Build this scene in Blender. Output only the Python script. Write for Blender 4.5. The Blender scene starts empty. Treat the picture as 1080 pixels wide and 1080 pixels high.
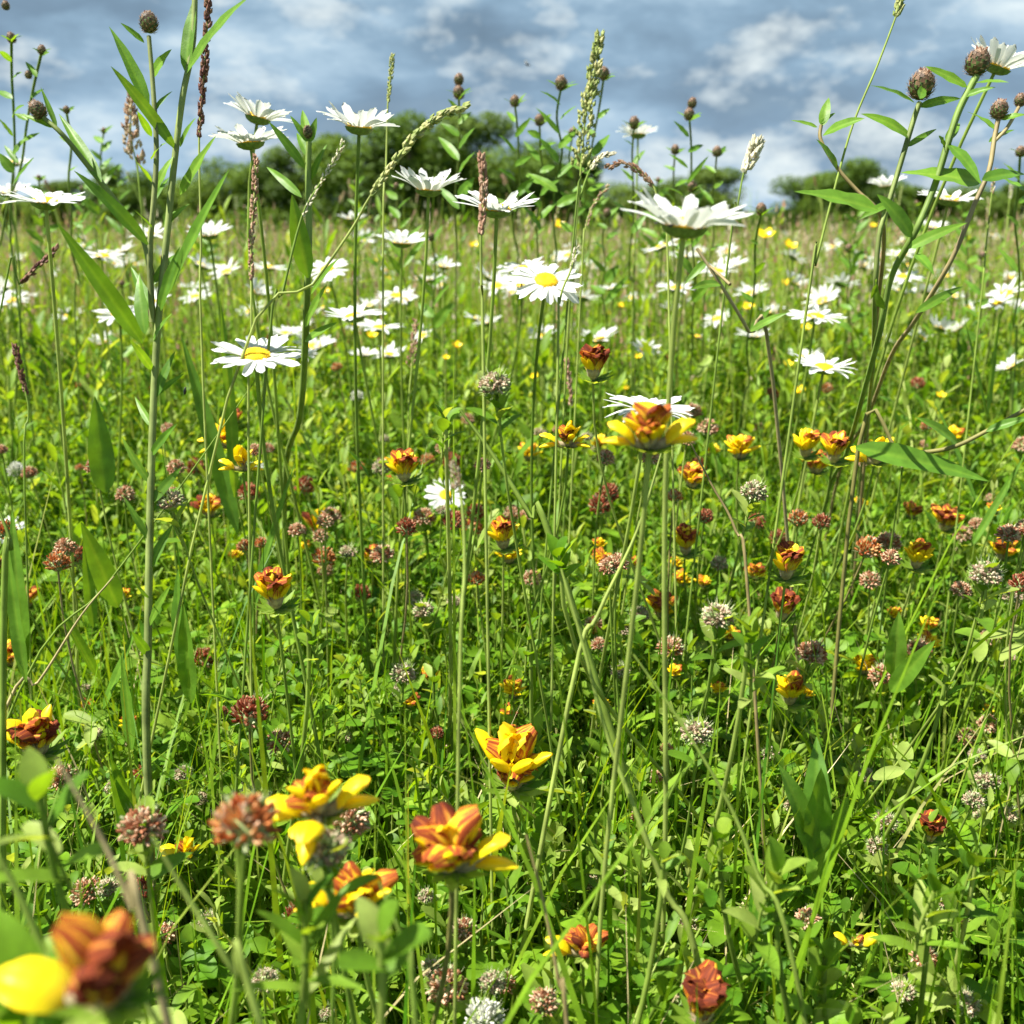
import bpy, math, random
import numpy as np
from mathutils import Vector, Matrix, Quaternion
random.seed(7)
RG = np.random.default_rng(11)
PI = math.pi
sc = bpy.context.scene
COL = sc.collection

# ------------------------------------------------------------------ camera
CAMZ = 0.52
PITCH = math.radians(15.5)
F = 1083.0                                   # focal length in pixels of the 1080 px photograph
cam_d = bpy.data.cameras.new('camera')
cam = bpy.data.objects.new('camera', cam_d)
COL.objects.link(cam)
cam.location = (0, 0, CAMZ)
cam.rotation_euler = (PI / 2 - PITCH, 0, 0)
cam_d.sensor_width = 36.0
cam_d.lens = 36.0 * F / 1080.0
cam_d.clip_start = 0.01
cam_d.clip_end = 3000.0
cam_d.dof.use_dof = True
cam_d.dof.focus_distance = 0.58
cam_d.dof.aperture_fstop = 11.5
sc.camera = cam

# ------------------------------------------------------------------ light
SUN_EL, SUN_AZ = math.radians(58), math.radians(-104)     # azimuth measured from +Y towards +X
sd = Vector((math.sin(SUN_AZ) * math.cos(SUN_EL), math.cos(SUN_AZ) * math.cos(SUN_EL), math.sin(SUN_EL)))
sl = bpy.data.lights.new('sun', 'SUN')
sl.energy = 5.0
sl.angle = math.radians(0.55)
sl.color = (1.0, 0.955, 0.87)
sun = bpy.data.objects.new('sun', sl)
COL.objects.link(sun)
sun.rotation_euler = sd.to_track_quat('Z', 'Y').to_euler()
sun.location = (0, 0, 30)

w = bpy.data.worlds.new('World')
sc.world = w
w.use_nodes = True
nt = w.node_tree
nt.nodes.clear()
def nd(tree, typ, **kw):
    n = tree.nodes.new(typ)
    for k, v in kw.items():
        if k.startswith('i_'):
            n.inputs[k[2:].replace('_', ' ')].default_value = v
        else:
            setattr(n, k, v)
    return n
def ramp(tree, fac, stops, interp='LINEAR'):
    r = tree.nodes.new('ShaderNodeValToRGB')
    r.color_ramp.interpolation = interp
    el = r.color_ramp.elements
    while len(el) < len(stops):
        el.new(0.5)
    for e, (p, c) in zip(el, stops):
        e.position = p
        e.color = (*c, 1) if len(c) == 3 else c
    if fac is not None:
        tree.links.new(fac, r.inputs[0])
    return r
L = nt.links.new
wo = nd(nt, 'ShaderNodeOutputWorld')
bg = nd(nt, 'ShaderNodeBackground')
bg.inputs[1].default_value = 0.09
sky = nd(nt, 'ShaderNodeTexSky', sky_type='NISHITA')
sky.sun_disc = False
sky.sun_elevation = SUN_EL
sky.sun_rotation = SUN_AZ
tc = nd(nt, 'ShaderNodeTexCoord')
mp = nd(nt, 'ShaderNodeMapping')
mp.inputs['Scale'].default_value = (1.0, 1.0, 2.5)
mp.inputs['Location'].default_value = (3.1, 1.7, 0.35)
L(tc.outputs['Generated'], mp.inputs[0])
n1 = nd(nt, 'ShaderNodeTexNoise', i_Scale=3.0, i_Detail=8.0, i_Roughness=0.56, i_Distortion=0.1)
L(mp.outputs[0], n1.inputs['Vector'])
n2 = nd(nt, 'ShaderNodeTexNoise', i_Scale=8.5, i_Detail=7.0, i_Roughness=0.55, i_Distortion=0.2)
L(mp.outputs[0], n2.inputs['Vector'])
mixn = nd(nt, 'ShaderNodeMix', data_type='FLOAT')
mixn.inputs[0].default_value = 0.25
L(n1.outputs[0], mixn.inputs[2]); L(n2.outputs[0], mixn.inputs[3])
K = 1 / 0.09
def k3(a, b, c): return (a * K, b * K, c * K)
cr = ramp(nt, mixn.outputs[0], [(0.40, k3(0.060, 0.090, 0.122)), (0.475, k3(0.080, 0.122, 0.166)), (0.53, k3(0.110, 0.166, 0.22)),
                                (0.58, k3(0.170, 0.232, 0.285)), (0.66, k3(0.34, 0.38, 0.385))])
# a band that is a little paler towards the horizon
sep = nd(nt, 'ShaderNodeSeparateXYZ')
L(tc.outputs['Generated'], sep.inputs[0])
hz = nd(nt, 'ShaderNodeMapRange')
hz.inputs['From Min'].default_value = 0.0; hz.inputs['From Max'].default_value = 0.16
hz.inputs['To Min'].default_value = 0.38; hz.inputs['To Max'].default_value = 0.0
L(sep.outputs[2], hz.inputs[0])
mh = nd(nt, 'ShaderNodeMix', data_type='RGBA')
L(hz.outputs[0], mh.inputs[0]); L(cr.outputs[0], mh.inputs[6]); mh.inputs[7].default_value = (*k3(0.165, 0.235, 0.31), 1)
n3 = nd(nt, 'ShaderNodeTexNoise', i_Scale=7.0, i_Detail=9.0, i_Roughness=0.6, i_Distortion=0.1)
mp3 = nd(nt, 'ShaderNodeMapping'); mp3.inputs['Scale'].default_value = (1.0, 1.0, 2.1); mp3.inputs['Location'].default_value = (7.7, 0.4, 2.2)
L(tc.outputs['Generated'], mp3.inputs[0]); L(mp3.outputs[0], n3.inputs['Vector'])
pf = ramp(nt, n3.outputs[0], [(0.535, (0, 0, 0)), (0.60, (0.42,) * 3), (0.69, (0.9,) * 3)])
mpf = nd(nt, 'ShaderNodeMix', data_type='RGBA')
L(pf.outputs[0], mpf.inputs[0]); L(mh.outputs[2], mpf.inputs[6]); mpf.inputs[7].default_value = (*k3(0.34, 0.37, 0.37), 1)
cov = ramp(nt, n1.outputs[0], [(0.25, (0.7, 0.7, 0.7)), (0.45, (1, 1, 1))])
ms = nd(nt, 'ShaderNodeMix', data_type='RGBA')
L(cov.outputs[0], ms.inputs[0]); L(sky.outputs[0], ms.inputs[6]); L(mpf.outputs[2], ms.inputs[7])
L(ms.outputs[2], bg.inputs[0]); L(bg.outputs[0], wo.inputs[0])

sc.view_settings.view_transform = 'Standard'
sc.view_settings.look = 'None'
sc.view_settings.exposure = 1.45
sc.view_settings.gamma = 1.0
sc.view_settings.use_curve_mapping = False
sc.render.engine = 'CYCLES'
cy = sc.cycles
cy.max_bounces = 8; cy.diffuse_bounces = 6; cy.transmission_bounces = 5; cy.glossy_bounces = 2; cy.transparent_max_bounces = 4
cy.use_denoising = True
cy.sample_clamp_indirect = 6.0

# ------------------------------------------------------------------ picture -> world
FW = Vector((0, math.cos(PITCH), -math.sin(PITCH)))
UP = Vector((0, math.sin(PITCH), math.cos(PITCH)))
def P(px, py, d):
    """The point seen at photo pixel (px, py), d metres in front of the camera."""
    v = Vector((0, 0, CAMZ)) + FW * d + Vector((1, 0, 0)) * ((px - 540) / F * d) + UP * ((540 - py) / F * d)
    return v
def d_for_z(py, z):
    v = (540 - py) / F * math.cos(PITCH) - math.sin(PITCH)
    return (z - CAMZ) / v if v < -1e-4 else 99.0

# ------------------------------------------------------------------ materials
def mat_new(name):
    m = bpy.data.materials.new(name)
    m.use_nodes = True
    m.node_tree.nodes.clear()
    return m
def leaf_material(name, cols, trans=0.4, tint=(1.25, 1.1, 0.35), rough=0.42, spec=0.4, attr='rnd', nscale=60.0, nstr=0.35, bump=0.0, vein=0, sheen=0.0, tcols=None):
    m = mat_new(name); t = m.node_tree; l = t.links.new
    out = nd(t, 'ShaderNodeOutputMaterial')
    a = nd(t, 'ShaderNodeAttribute', attribute_name=attr)
    n = len(cols)
    r = ramp(t, a.outputs['Fac'], [(i / max(1, n - 1), c) for i, c in enumerate(cols)])
    co = nd(t, 'ShaderNodeTexCoord')
    no = nd(t, 'ShaderNodeTexNoise', i_Scale=nscale, i_Detail=4.0, i_Roughness=0.6)
    if vein:
        vm = nd(t, 'ShaderNodeCombineXYZ'); at_ = nd(t, 'ShaderNodeAttribute', attribute_name='t'); oi = nd(t, 'ShaderNodeObjectInfo')
        m1 = nd(t, 'ShaderNodeMath', operation='MULTIPLY'); m1.inputs[1].default_value = vein; l(a.outputs['Fac'], m1.inputs[0]); l(m1.outputs[0], vm.inputs[0])
        m2 = nd(t, 'ShaderNodeMath', operation='MULTIPLY'); m2.inputs[1].default_value = 1.3; l(at_.outputs['Fac'], m2.inputs[0]); l(m2.outputs[0], vm.inputs[1])
        m3 = nd(t, 'ShaderNodeMath', operation='MULTIPLY'); m3.inputs[1].default_value = 9.0; l(oi.outputs['Random'], m3.inputs[0]); l(m3.outputs[0], vm.inputs[2]); l(vm.outputs[0], no.inputs['Vector'])
    else:
        l(co.outputs['Object'], no.inputs['Vector'])
    mr = nd(t, 'ShaderNodeMapRange')
    mr.inputs['From Min'].default_value = 0.3; mr.inputs['From Max'].default_value = 0.7
    mr.inputs['To Min'].default_value = 1 - nstr; mr.inputs['To Max'].default_value = 1 + nstr
    l(no.outputs[0], mr.inputs[0])
    mu = nd(t, 'ShaderNodeVectorMath', operation='MULTIPLY')
    l(r.outputs[0], mu.inputs[0]); l(mr.outputs[0], mu.inputs[1])
    colour = mu.outputs[0]
    if tcols:                                   # pigment along the length of a petal or blade
        a2 = nd(t, 'ShaderNodeAttribute', attribute_name='t')
        ad = nd(t, 'ShaderNodeMath', operation='MULTIPLY_ADD')
        l(no.outputs[0], ad.inputs[0]); ad.inputs[1].default_value = 0.5 if not vein else 3.2; 
        sb = nd(t, 'ShaderNodeMath', operation='SUBTRACT'); l(a2.outputs['Fac'], sb.inputs[0]); sb.inputs[1].default_value = 0.25 if not vein else 1.6
        l(sb.outputs[0], ad.inputs[2])
        r2 = ramp(t, ad.outputs[0], tcols)
        mu2 = nd(t, 'ShaderNodeVectorMath', operation='MULTIPLY')
        l(r2.outputs[0], mu2.inputs[0]); l(mr.outputs[0], mu2.inputs[1])
        colour = mu2.outputs[0]
    pr = nd(t, 'ShaderNodeBsdfPrincipled')
    l(colour, pr.inputs['Base Color'])
    pr.inputs['Roughness'].default_value = rough
    pr.inputs['Specular IOR Level'].default_value = spec
    if sheen:
        pr.inputs['Sheen Weight'].default_value = sheen
    if bump:
        bp = nd(t, 'ShaderNodeBump'); bp.inputs['Strength'].default_value = bump; bp.inputs['Distance'].default_value = 0.001
        l(no.outputs[0], bp.inputs['Height']); l(bp.outputs[0], pr.inputs['Normal'])
    if trans > 0:
        tr = nd(t, 'ShaderNodeBsdfTranslucent')
        tm = nd(t, 'ShaderNodeVectorMath', operation='MULTIPLY')
        l(colour, tm.inputs[0]); tm.inputs[1].default_value = tint
        l(tm.outputs[0], tr.inputs[0])
        mx = nd(t, 'ShaderNodeMixShader'); mx.inputs[0].default_value = trans
        l(pr.outputs[0], mx.inputs[1]); l(tr.outputs[0], mx.inputs[2]); l(mx.outputs[0], out.inputs[0])
    else:
        l(pr.outputs[0], out.inputs[0])
    return m
G = {}
G['clover'] = leaf_material('clover_leaf', [(0.055, 0.15, 0.008), (0.10, 0.23, 0.010), (0.17, 0.31, 0.016), (0.26, 0.38, 0.04)], 0.48, (1.7, 1.45, 0.35), 0.5, 0.22)
G['herb'] = leaf_material('herb_leaf', [(0.07, 0.17, 0.012), (0.13, 0.25, 0.018), (0.21, 0.33, 0.035), (0.32, 0.40, 0.10)], 0.48, (1.6, 1.4, 0.35), 0.5, 0.2)
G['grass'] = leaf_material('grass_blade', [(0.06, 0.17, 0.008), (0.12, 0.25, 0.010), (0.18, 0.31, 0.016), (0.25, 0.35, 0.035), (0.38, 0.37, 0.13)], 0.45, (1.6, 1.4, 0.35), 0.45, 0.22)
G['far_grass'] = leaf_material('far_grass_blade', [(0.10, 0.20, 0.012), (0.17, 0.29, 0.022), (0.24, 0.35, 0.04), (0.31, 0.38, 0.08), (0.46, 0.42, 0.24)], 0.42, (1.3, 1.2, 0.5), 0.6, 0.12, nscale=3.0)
G['seed'] = leaf_material('seeding_grass', [(0.34, 0.19, 0.12), (0.42, 0.29, 0.19), (0.46, 0.40, 0.25), (0.56, 0.51, 0.36)], 0.35, (1.2, 1.0, 0.7), 0.6, 0.2)
G['stem'] = leaf_material('flower_stem', [(0.17, 0.27, 0.04), (0.25, 0.35, 0.06), (0.35, 0.42, 0.11)], 0.35, (1.3, 1.2, 0.4), 0.5, 0.25, nscale=40)
G['stem_knap'] = leaf_material('ribbed_stem', [(0.11, 0.19, 0.035), (0.17, 0.25, 0.05), (0.22, 0.25, 0.09)], 0.2, (1.3, 1.1, 0.4), 0.55, 0.25, nscale=45, nstr=0.4, bump=0.5)
G['stem_brown'] = leaf_material('brown_stem', [(0.18, 0.17, 0.05), (0.26, 0.20, 0.09), (0.32, 0.27, 0.14)], 0.1, (1.2, 1, 0.6), 0.55, 0.25, nscale=60)
G['lance'] = leaf_material('lance_leaf', [(0.09, 0.21, 0.02), (0.14, 0.28, 0.026), (0.21, 0.35, 0.04)], 0.42, (1.7, 1.4, 0.35), 0.45, 0.3, nscale=90, nstr=0.25, bump=0.4)
G['petal_white'] = leaf_material('white_petal', [(0.64, 0.66, 0.64), (0.72, 0.73, 0.70)], 0.40, (1.0, 1.0, 0.95), 0.5, 0.25, nscale=200, nstr=0.03)
G['disc'] = leaf_material('yellow_disc', [(0.75, 0.42, 0.01), (0.85, 0.55, 0.015), (0.88, 0.62, 0.03)], 0.15, (1.1, 1, 0.5), 0.6, 0.2, nscale=400, nstr=0.25)
G['involucre'] = leaf_material('green_involucre', [(0.10, 0.16, 0.03), (0.17, 0.23, 0.05)], 0.0, rough=0.6, nscale=500, nstr=0.5)
G['vy'] = leaf_material('yellow_petal', [(1, 1, 1)] * 2, 0.32, (1.0, 0.9, 0.4), 0.42, 0.3, nscale=140, nstr=0.08,
                        tcols=[(0.0, (0.78, 0.52, 0.04)), (0.3, (0.88, 0.70, 0.008)), (0.8, (0.88, 0.70, 0.008)), (1.0, (0.84, 0.52, 0.03))])
G['vo'] = leaf_material('orange_petal', [(1, 1, 1)] * 2, 0.28, (1.1, 0.85, 0.5), 0.6, 0.12, nscale=1.0, nstr=0.25, vein=9, bump=0.25,
                        tcols=[(0.10, (0.78, 0.60, 0.10)), (0.40, (0.86, 0.64, 0.015)), (0.55, (0.76, 0.40, 0.03)), (0.70, (0.52, 0.14, 0.025)), (0.95, (0.24, 0.05, 0.015))])
G['vb'] = leaf_material('rust_petal', [(1, 1, 1)] * 2, 0.2, (1.2, 0.8, 0.6), 0.7, 0.1, nscale=1.0, nstr=0.35, vein=9, bump=0.25,
                        tcols=[(0.05, (0.62, 0.44, 0.20)), (0.28, (0.74, 0.40, 0.05)), (0.46, (0.44, 0.13, 0.03)), (0.66, (0.24, 0.05, 0.018)), (0.95, (0.10, 0.022, 0.012))])
G['calyx'] = leaf_material('woolly_calyx', [(0.36, 0.36, 0.17), (0.46, 0.34, 0.22), (0.42, 0.22, 0.15)], 0.2, (1.1, 1, 0.8), 0.85, 0.05, nscale=500, nstr=0.4, sheen=0.1)
G['c_red'] = leaf_material('maroon_floret', [(0.19, 0.045, 0.025), (0.30, 0.08, 0.04), (0.44, 0.17, 0.09), (0.56, 0.34, 0.22)], 0.25, (1.3, 0.8, 0.7), 0.8, 0.06, nscale=400)
G['c_pink'] = leaf_material('faded_floret', [(0.32, 0.12, 0.06), (0.46, 0.23, 0.13), (0.58, 0.38, 0.25), (0.66, 0.52, 0.36)], 0.25, (1.2, 0.9, 0.8), 0.85, 0.05, nscale=400)
G['c_rust'] = leaf_material('rust_floret', [(0.40, 0.11, 0.04), (0.54, 0.19, 0.06), (0.66, 0.36, 0.14), (0.60, 0.44, 0.34)], 0.2, (1.2, 0.9, 0.6), 0.8, 0.08, nscale=400)
G['c_grey'] = leaf_material('grey_floret', [(0.36, 0.24, 0.17), (0.46, 0.34, 0.25), (0.54, 0.47, 0.31), (0.66, 0.58, 0.45)], 0.25, (1.1, 1, 0.9), 0.85, 0.05, nscale=400)
G['c_white'] = leaf_material('white_floret', [(0.60, 0.60, 0.52), (0.80, 0.80, 0.76)], 0.3, (1, 1, 0.9), 0.6, 0.2, nscale=400, nstr=0.1)
G['c_core'] = leaf_material('hairy_calyx_green', [(0.20, 0.28, 0.08), (0.42, 0.46, 0.26)], 0.1, (1.1, 1.1, 0.7), 0.8, 0.1, nscale=500)
G['scale'] = leaf_material('bract_scale', [(0.05, 0.03, 0.018), (0.12, 0.065, 0.035), (0.24, 0.14, 0.08)], 0.0, rough=0.6, nscale=600)
G['fringe'] = leaf_material('bract_fringe', [(0.22, 0.12, 0.07), (0.42, 0.28, 0.19), (0.62, 0.50, 0.38)], 0.2, (1.1, 1, 0.9), 0.7, 0.1, nscale=600)
G['budgreen'] = leaf_material('bud_green', [(0.05, 0.10, 0.02), (0.09, 0.16, 0.03)], 0.0, rough=0.5, nscale=600)
G['spike_green'] = leaf_material('green_spikelet', [(0.22, 0.29, 0.07), (0.34, 0.38, 0.13), (0.46, 0.44, 0.20)], 0.3, (1.2, 1.1, 0.6), 0.6, 0.2, nscale=500)
G['spike_pink'] = leaf_material('pink_spikelet', [(0.32, 0.17, 0.11), (0.44, 0.27, 0.18), (0.52, 0.40, 0.27)], 0.3, (1.2, 1, 0.8), 0.6, 0.2, nscale=500)
G['spike_dark'] = leaf_material('dark_spikelet', [(0.09, 0.035, 0.03), (0.18, 0.08, 0.055), (0.26, 0.15, 0.08)], 0.15, (1.2, 1, 0.8), 0.6, 0.2, nscale=500)
G['spike_pale'] = leaf_material('pale_spikelet', [(0.46, 0.44, 0.28), (0.62, 0.60, 0.45), (0.74, 0.71, 0.60)], 0.35, (1.1, 1, 0.8), 0.6, 0.2, nscale=500)
G['straw'] = leaf_material('dry_straw', [(0.38, 0.32, 0.15), (0.55, 0.46, 0.24)], 0.2, (1.1, 1, 0.7), 0.5, 0.3, nscale=100)
G['buttercup'] = leaf_material('buttercup_petal', [(0.86, 0.62, 0.008), (0.90, 0.70, 0.02)], 0.25, (1.0, 1.0, 0.5), 0.3, 0.5, nscale=200, nstr=0.08)
G['tree_a'] = leaf_material('tree_leaf', [(0.05, 0.095, 0.012), (0.085, 0.15, 0.018), (0.13, 0.21, 0.028)], 0.35, (1.5, 1.4, 0.5), 0.55, 0.25, nscale=0.9, nstr=0.3)
G['tree_b'] = leaf_material('pale_tree_leaf', [(0.07, 0.12, 0.018), (0.11, 0.18, 0.026), (0.17, 0.25, 0.04)], 0.35, (1.4, 1.3, 0.5), 0.55, 0.25, nscale=0.9, nstr=0.3)
G['bark'] = leaf_material('bark', [(0.09, 0.07, 0.05), (0.14, 0.11, 0.08)], 0.0, rough=0.9, nscale=8)
G['insect'] = leaf_material('insect_shell', [(0.012, 0.010, 0.009)] * 2, 0.0, rough=0.3, spec=0.6)
G['wing'] = leaf_material('insect_wing', [(0.35, 0.33, 0.30)] * 2, 0.6, (1, 1, 1), 0.3)
def soil():
    m = mat_new('meadow_soil'); t = m.node_tree; l = t.links.new
    out = nd(t, 'ShaderNodeOutputMaterial'); pr = nd(t, 'ShaderNodeBsdfPrincipled'); pr.inputs['Roughness'].default_value = 0.95
    co = nd(t, 'ShaderNodeTexCoord'); no = nd(t, 'ShaderNodeTexNoise', i_Scale=14.0, i_Detail=10.0, i_Roughness=0.7)
    l(co.outputs['Object'], no.inputs['Vector'])
    r = ramp(t, no.outputs[0], [(0.3, (0.04, 0.06, 0.015)), (0.5, (0.08, 0.13, 0.03)), (0.7, (0.20, 0.19, 0.08))])
    l(r.outputs[0], pr.inputs['Base Color'])
    bp = nd(t, 'ShaderNodeBump'); bp.inputs['Distance'].default_value = 0.02; l(no.outputs[0], bp.inputs['Height']); l(bp.outputs[0], pr.inputs['Normal'])
    l(pr.outputs[0], out.inputs[0])
    return m
G['soil'] = soil()

# ------------------------------------------------------------------ mesh builder
class MB:
    def __init__(s):
        s.v, s.q, s.t3, s.qm, s.tm, s.rnd, s.t, s.n = [], [], [], [], [], [], [], 0
        s.mats = []
    def mi(s, key):
        if key not in s.mats: s.mats.append(key)
        return s.mats.index(key)
    def add(s, V, Q=None, T=None, mat='stem', rnd=None, t=None):
        V = np.asarray(V, dtype=np.float64).reshape(-1, 3); m = s.mi(mat)
        if Q is not None and len(Q):
            Q = np.asarray(Q, dtype=np.int64) + s.n; s.q.append(Q); s.qm.append(np.full(len(Q), m))
        if T is not None and len(T):
            T = np.asarray(T, dtype=np.int64) + s.n; s.t3.append(T); s.tm.append(np.full(len(T), m))
        s.v.append(V)
        s.rnd.append(np.full(len(V), random.random()) if rnd is None else np.broadcast_to(np.asarray(rnd, dtype=np.float64), (len(V),)))
        s.t.append(np.zeros(len(V)) if t is None else np.broadcast_to(np.asarray(t, dtype=np.float64), (len(V),)))
        s.n += len(V)
    def merge(s, o, M=None):
        for k in o.mats: s.mi(k)
        remap = np.array([s.mats.index(k) for k in o.mats])
        V = np.concatenate(o.v)
        if M is not None:
            A = np.array(M); V = V @ A[:3, :3].T + A[:3, 3]
        for Q, m in zip(o.q, o.qm): s.q.append(Q + s.n); s.qm.append(remap[m])
        for Q, m in zip(o.t3, o.tm): s.t3.append(Q + s.n); s.tm.append(remap[m])
        s.v.append(V); s.rnd.append(np.concatenate(o.rnd)); s.t.append(np.concatenate(o.t)); s.n += len(V)
    def mesh(s, name, smooth=True):
        me = bpy.data.meshes.new(name)
        V = np.concatenate(s.v)
        Q = np.concatenate(s.q) if s.q else np.zeros((0, 4), int)
        T = np.concatenate(s.t3) if s.t3 else np.zeros((0, 3), int)
        mi = np.concatenate([x for x in s.qm] + [x for x in s.tm]) if (s.qm or s.tm) else np.zeros(0, int)
        me.vertices.add(len(V)); me.vertices.foreach_set('co', V.astype(np.float32).ravel())
        loops = np.concatenate([Q.ravel(), T.ravel()]).astype(np.int32)
        tot = np.concatenate([np.full(len(Q), 4), np.full(len(T), 3)]).astype(np.int32)
        st = np.concatenate([[0], np.cumsum(tot)[:-1]]).astype(np.int32)
        me.loops.add(len(loops)); me.loops.foreach_set('vertex_index', loops)
        me.polygons.add(len(tot)); me.polygons.foreach_set('loop_start', st); me.polygons.foreach_set('loop_total', tot)
        me.polygons.foreach_set('material_index', mi.astype(np.int32))
        me.polygons.foreach_set('use_smooth', np.full(len(tot), smooth))
        a = me.attributes.new('rnd', 'FLOAT', 'POINT'); a.data.foreach_set('value', np.concatenate(s.rnd).astype(np.float32))
        a = me.attributes.new('t', 'FLOAT', 'POINT'); a.data.foreach_set('value', np.concatenate(s.t).astype(np.float32))
        for k in s.mats: me.materials.append(G[k])
        me.update(calc_edges=True)
        return me
def link(name, data, parent=None, loc=None, M=None):
    o = bpy.data.objects.new(name, data)
    COL.objects.link(o)
    if parent: o.parent = parent
    if M is not None: o.matrix_local = M
    elif loc is not None: o.location = loc
    return o
def tag(o, label=None, cat=None, group=None, kind=None):
    if label: o['label'] = label
    if cat: o['category'] = cat
    if group: o['group'] = group
    if kind: o['kind'] = kind
    return o
def norm(v):
    v = np.asarray(v, float); n = np.linalg.norm(v, axis=-1, keepdims=True); return v / np.maximum(n, 1e-12)

def bez(p0, p1, p2, n):
    t = np.linspace(0, 1, n)[:, None]
    p0, p1, p2 = map(np.asarray, (p0, p1, p2))
    return (1 - t) ** 2 * p0 + 2 * t * (1 - t) * p1 + t * t * p2
def smooth_line(pts, sub=4):
    """Catmull-Rom through pts."""
    p = np.asarray([list(x) for x in pts], float)
    if len(p) < 3: return p
    e = np.vstack([2 * p[0] - p[1], p, 2 * p[-1] - p[-2]]); out = []
    for i in range(1, len(e) - 2):
        for k in range(sub):
            t = k / sub
            out.append(0.5 * ((2 * e[i]) + (-e[i - 1] + e[i + 1]) * t + (2 * e[i - 1] - 5 * e[i] + 4 * e[i + 1] - e[i + 2]) * t * t + (-e[i - 1] + 3 * e[i] - 3 * e[i + 1] + e[i + 2]) * t ** 3))
    out.append(p[-1])
    return np.array(out)
def tube(mb, pts, r, n=7, mat='stem', rnd=None, ridged=0.0):
    pts = np.asarray(pts, float); k = len(pts)
    r = np.broadcast_to(np.asarray(r, float), (k,)) if np.ndim(r) else np.full(k, r)
    T = norm(np.gradient(pts, axis=0))
    ref = np.array([0.13, 0.97, 0.2]) if abs(T[0][1]) < 0.9 else np.array([1.0, 0, 0])
    A = norm(np.cross(T, ref)); B = np.cross(T, A)
    an = np.linspace(0, 2 * PI, n, endpoint=False)
    rr = 1 + ridged * (np.arange(n) % 2)
    V = pts[:, None, :] + (A[:, None, :] * np.cos(an)[None, :, None] + B[:, None, :] * np.sin(an)[None, :, None]) * (r[:, None] * rr[None, :])[:, :, None]
    i = np.arange(k - 1)[:, None] * n; j = np.arange(n)[None, :]; j2 = (j + 1) % n
    Q = np.stack([i + j, i + j2, i + n + j2, i + n + j], -1).reshape(-1, 4)
    mb.add(V, Q, mat=mat, rnd=rnd, t=np.repeat(np.linspace(0, 1, k), n))
def grid_q(rows, cols):
    i = np.arange(rows - 1)[:, None] * cols; j = np.arange(cols - 1)[None, :]
    return np.stack([i + j, i + j + 1, i + cols + j + 1, i + cols + j], -1).reshape(-1, 4)
def strip(mb, spine, width, N, mat, fold=0.2, cols=5, wav=0.0, prof='lance', rnd=None, ph=0.0, twist=0.0):
    """A leaf blade with a midrib fold along a spine; N is the direction its upper face looks to."""
    sp = np.asarray(spine, float); k = len(sp); t = np.linspace(0, 1, k)
    T = norm(np.gradient(sp, axis=0)); N = norm(np.asarray(N, float)); S = norm(np.cross(T, N)); N2 = norm(np.cross(S, T))
    if twist:
        a = twist * t; c, s_ = np.cos(a)[:, None], np.sin(a)[:, None]; S, N2 = S * c + N2 * s_, N2 * c - S * s_
    if prof == 'lance': wd = np.sin(PI * np.clip(t, 0, 1) ** 0.75) ** 0.75 * (1 - 0.25 * t) + 0.12 * (1 - t)
    elif prof == 'oval': wd = np.sin(PI * np.clip(0.03 + 0.94 * t, 0, 1)) ** 0.55
    elif prof == 'blade': wd = np.clip((1 - t ** 2.2), 0.02, 1) * (0.7 + 0.3 * np.minimum(1, t * 5))
    wd = np.maximum(wd, 0.02) * width / 2
    u = np.linspace(-1, 1, cols)
    off = S[:, None, :] * (u[None, :, None] * wd[:, None, None]) + N2[:, None, :] * ((np.abs(u)[None, :, None] * fold + (wav * np.sin(t * 17 + ph)[:, None, None] * np.abs(u)[None, :, None] * np.sign(u)[None, :, None])) * wd[:, None, None])
    if mat == 'lance' and cols >= 5:
        rnd = random.random() * .55; rnd = np.tile(rnd + .4 * (np.abs(u) < .1), k)
    mb.add(sp[:, None, :] + off, grid_q(k, cols), mat=mat, rnd=rnd, t=np.repeat(t, cols))

# vectorised masses
def tubes_v(mb, Pn, r, mat, rnd):
    """Pn (N,k,3) centre lines, 3-sided; r (N,k)"""
    N, k, _ = Pn.shape
    an = np.array([0, 2 * PI / 3, 4 * PI / 3])
    ring = np.stack([np.cos(an), np.sin(an), 0 * an], -1)
    V = Pn[:, :, None, :] + ring[None, None] * r[:, :, None, None]
    i = np.arange(k - 1)[:, None] * 3; j = np.arange(3)[None, :]; j2 = (j + 1) % 3
    q = np.stack([i + j, i + j2, i + 3 + j2, i + 3 + j], -1).reshape(-1, 4)
    Q = (q[None] + (np.arange(N) * k * 3)[:, None, None]).reshape(-1, 4)
    mb.add(V, Q, mat=mat, rnd=np.repeat(rnd, k * 3))
def scatter(mb, tmpl, R, Tn, s, rnd):
    """tmpl: an MB; R (N,3,3), Tn (N,3), s (N,), rnd (N,)"""
    V = np.concatenate(tmpl.v); N = len(Tn); n = len(V)
    W = np.einsum('nij,vj->nvi', R, V) * s[:, None, None] + Tn[:, None, :]
    tt = np.tile(np.concatenate(tmpl.t), N)
    rr = np.clip(np.repeat(rnd, n) + np.tile(np.concatenate(tmpl.rnd) - 0.5, N) * 0.25, 0, 1)
    base = mb.n
    for k in tmpl.mats: mb.mi(k)
    for Q, m in zip(tmpl.q, tmpl.qm):
        mb.q.append((Q[None] + (np.arange(N) * n)[:, None, None]).reshape(-1, 4) + base)
        mb.qm.append(np.tile(np.array([mb.mats.index(tmpl.mats[x]) for x in m]), N))
    mb.v.append(W.reshape(-1, 3)); mb.rnd.append(rr); mb.t.append(tt); mb.n += N * n
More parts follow.
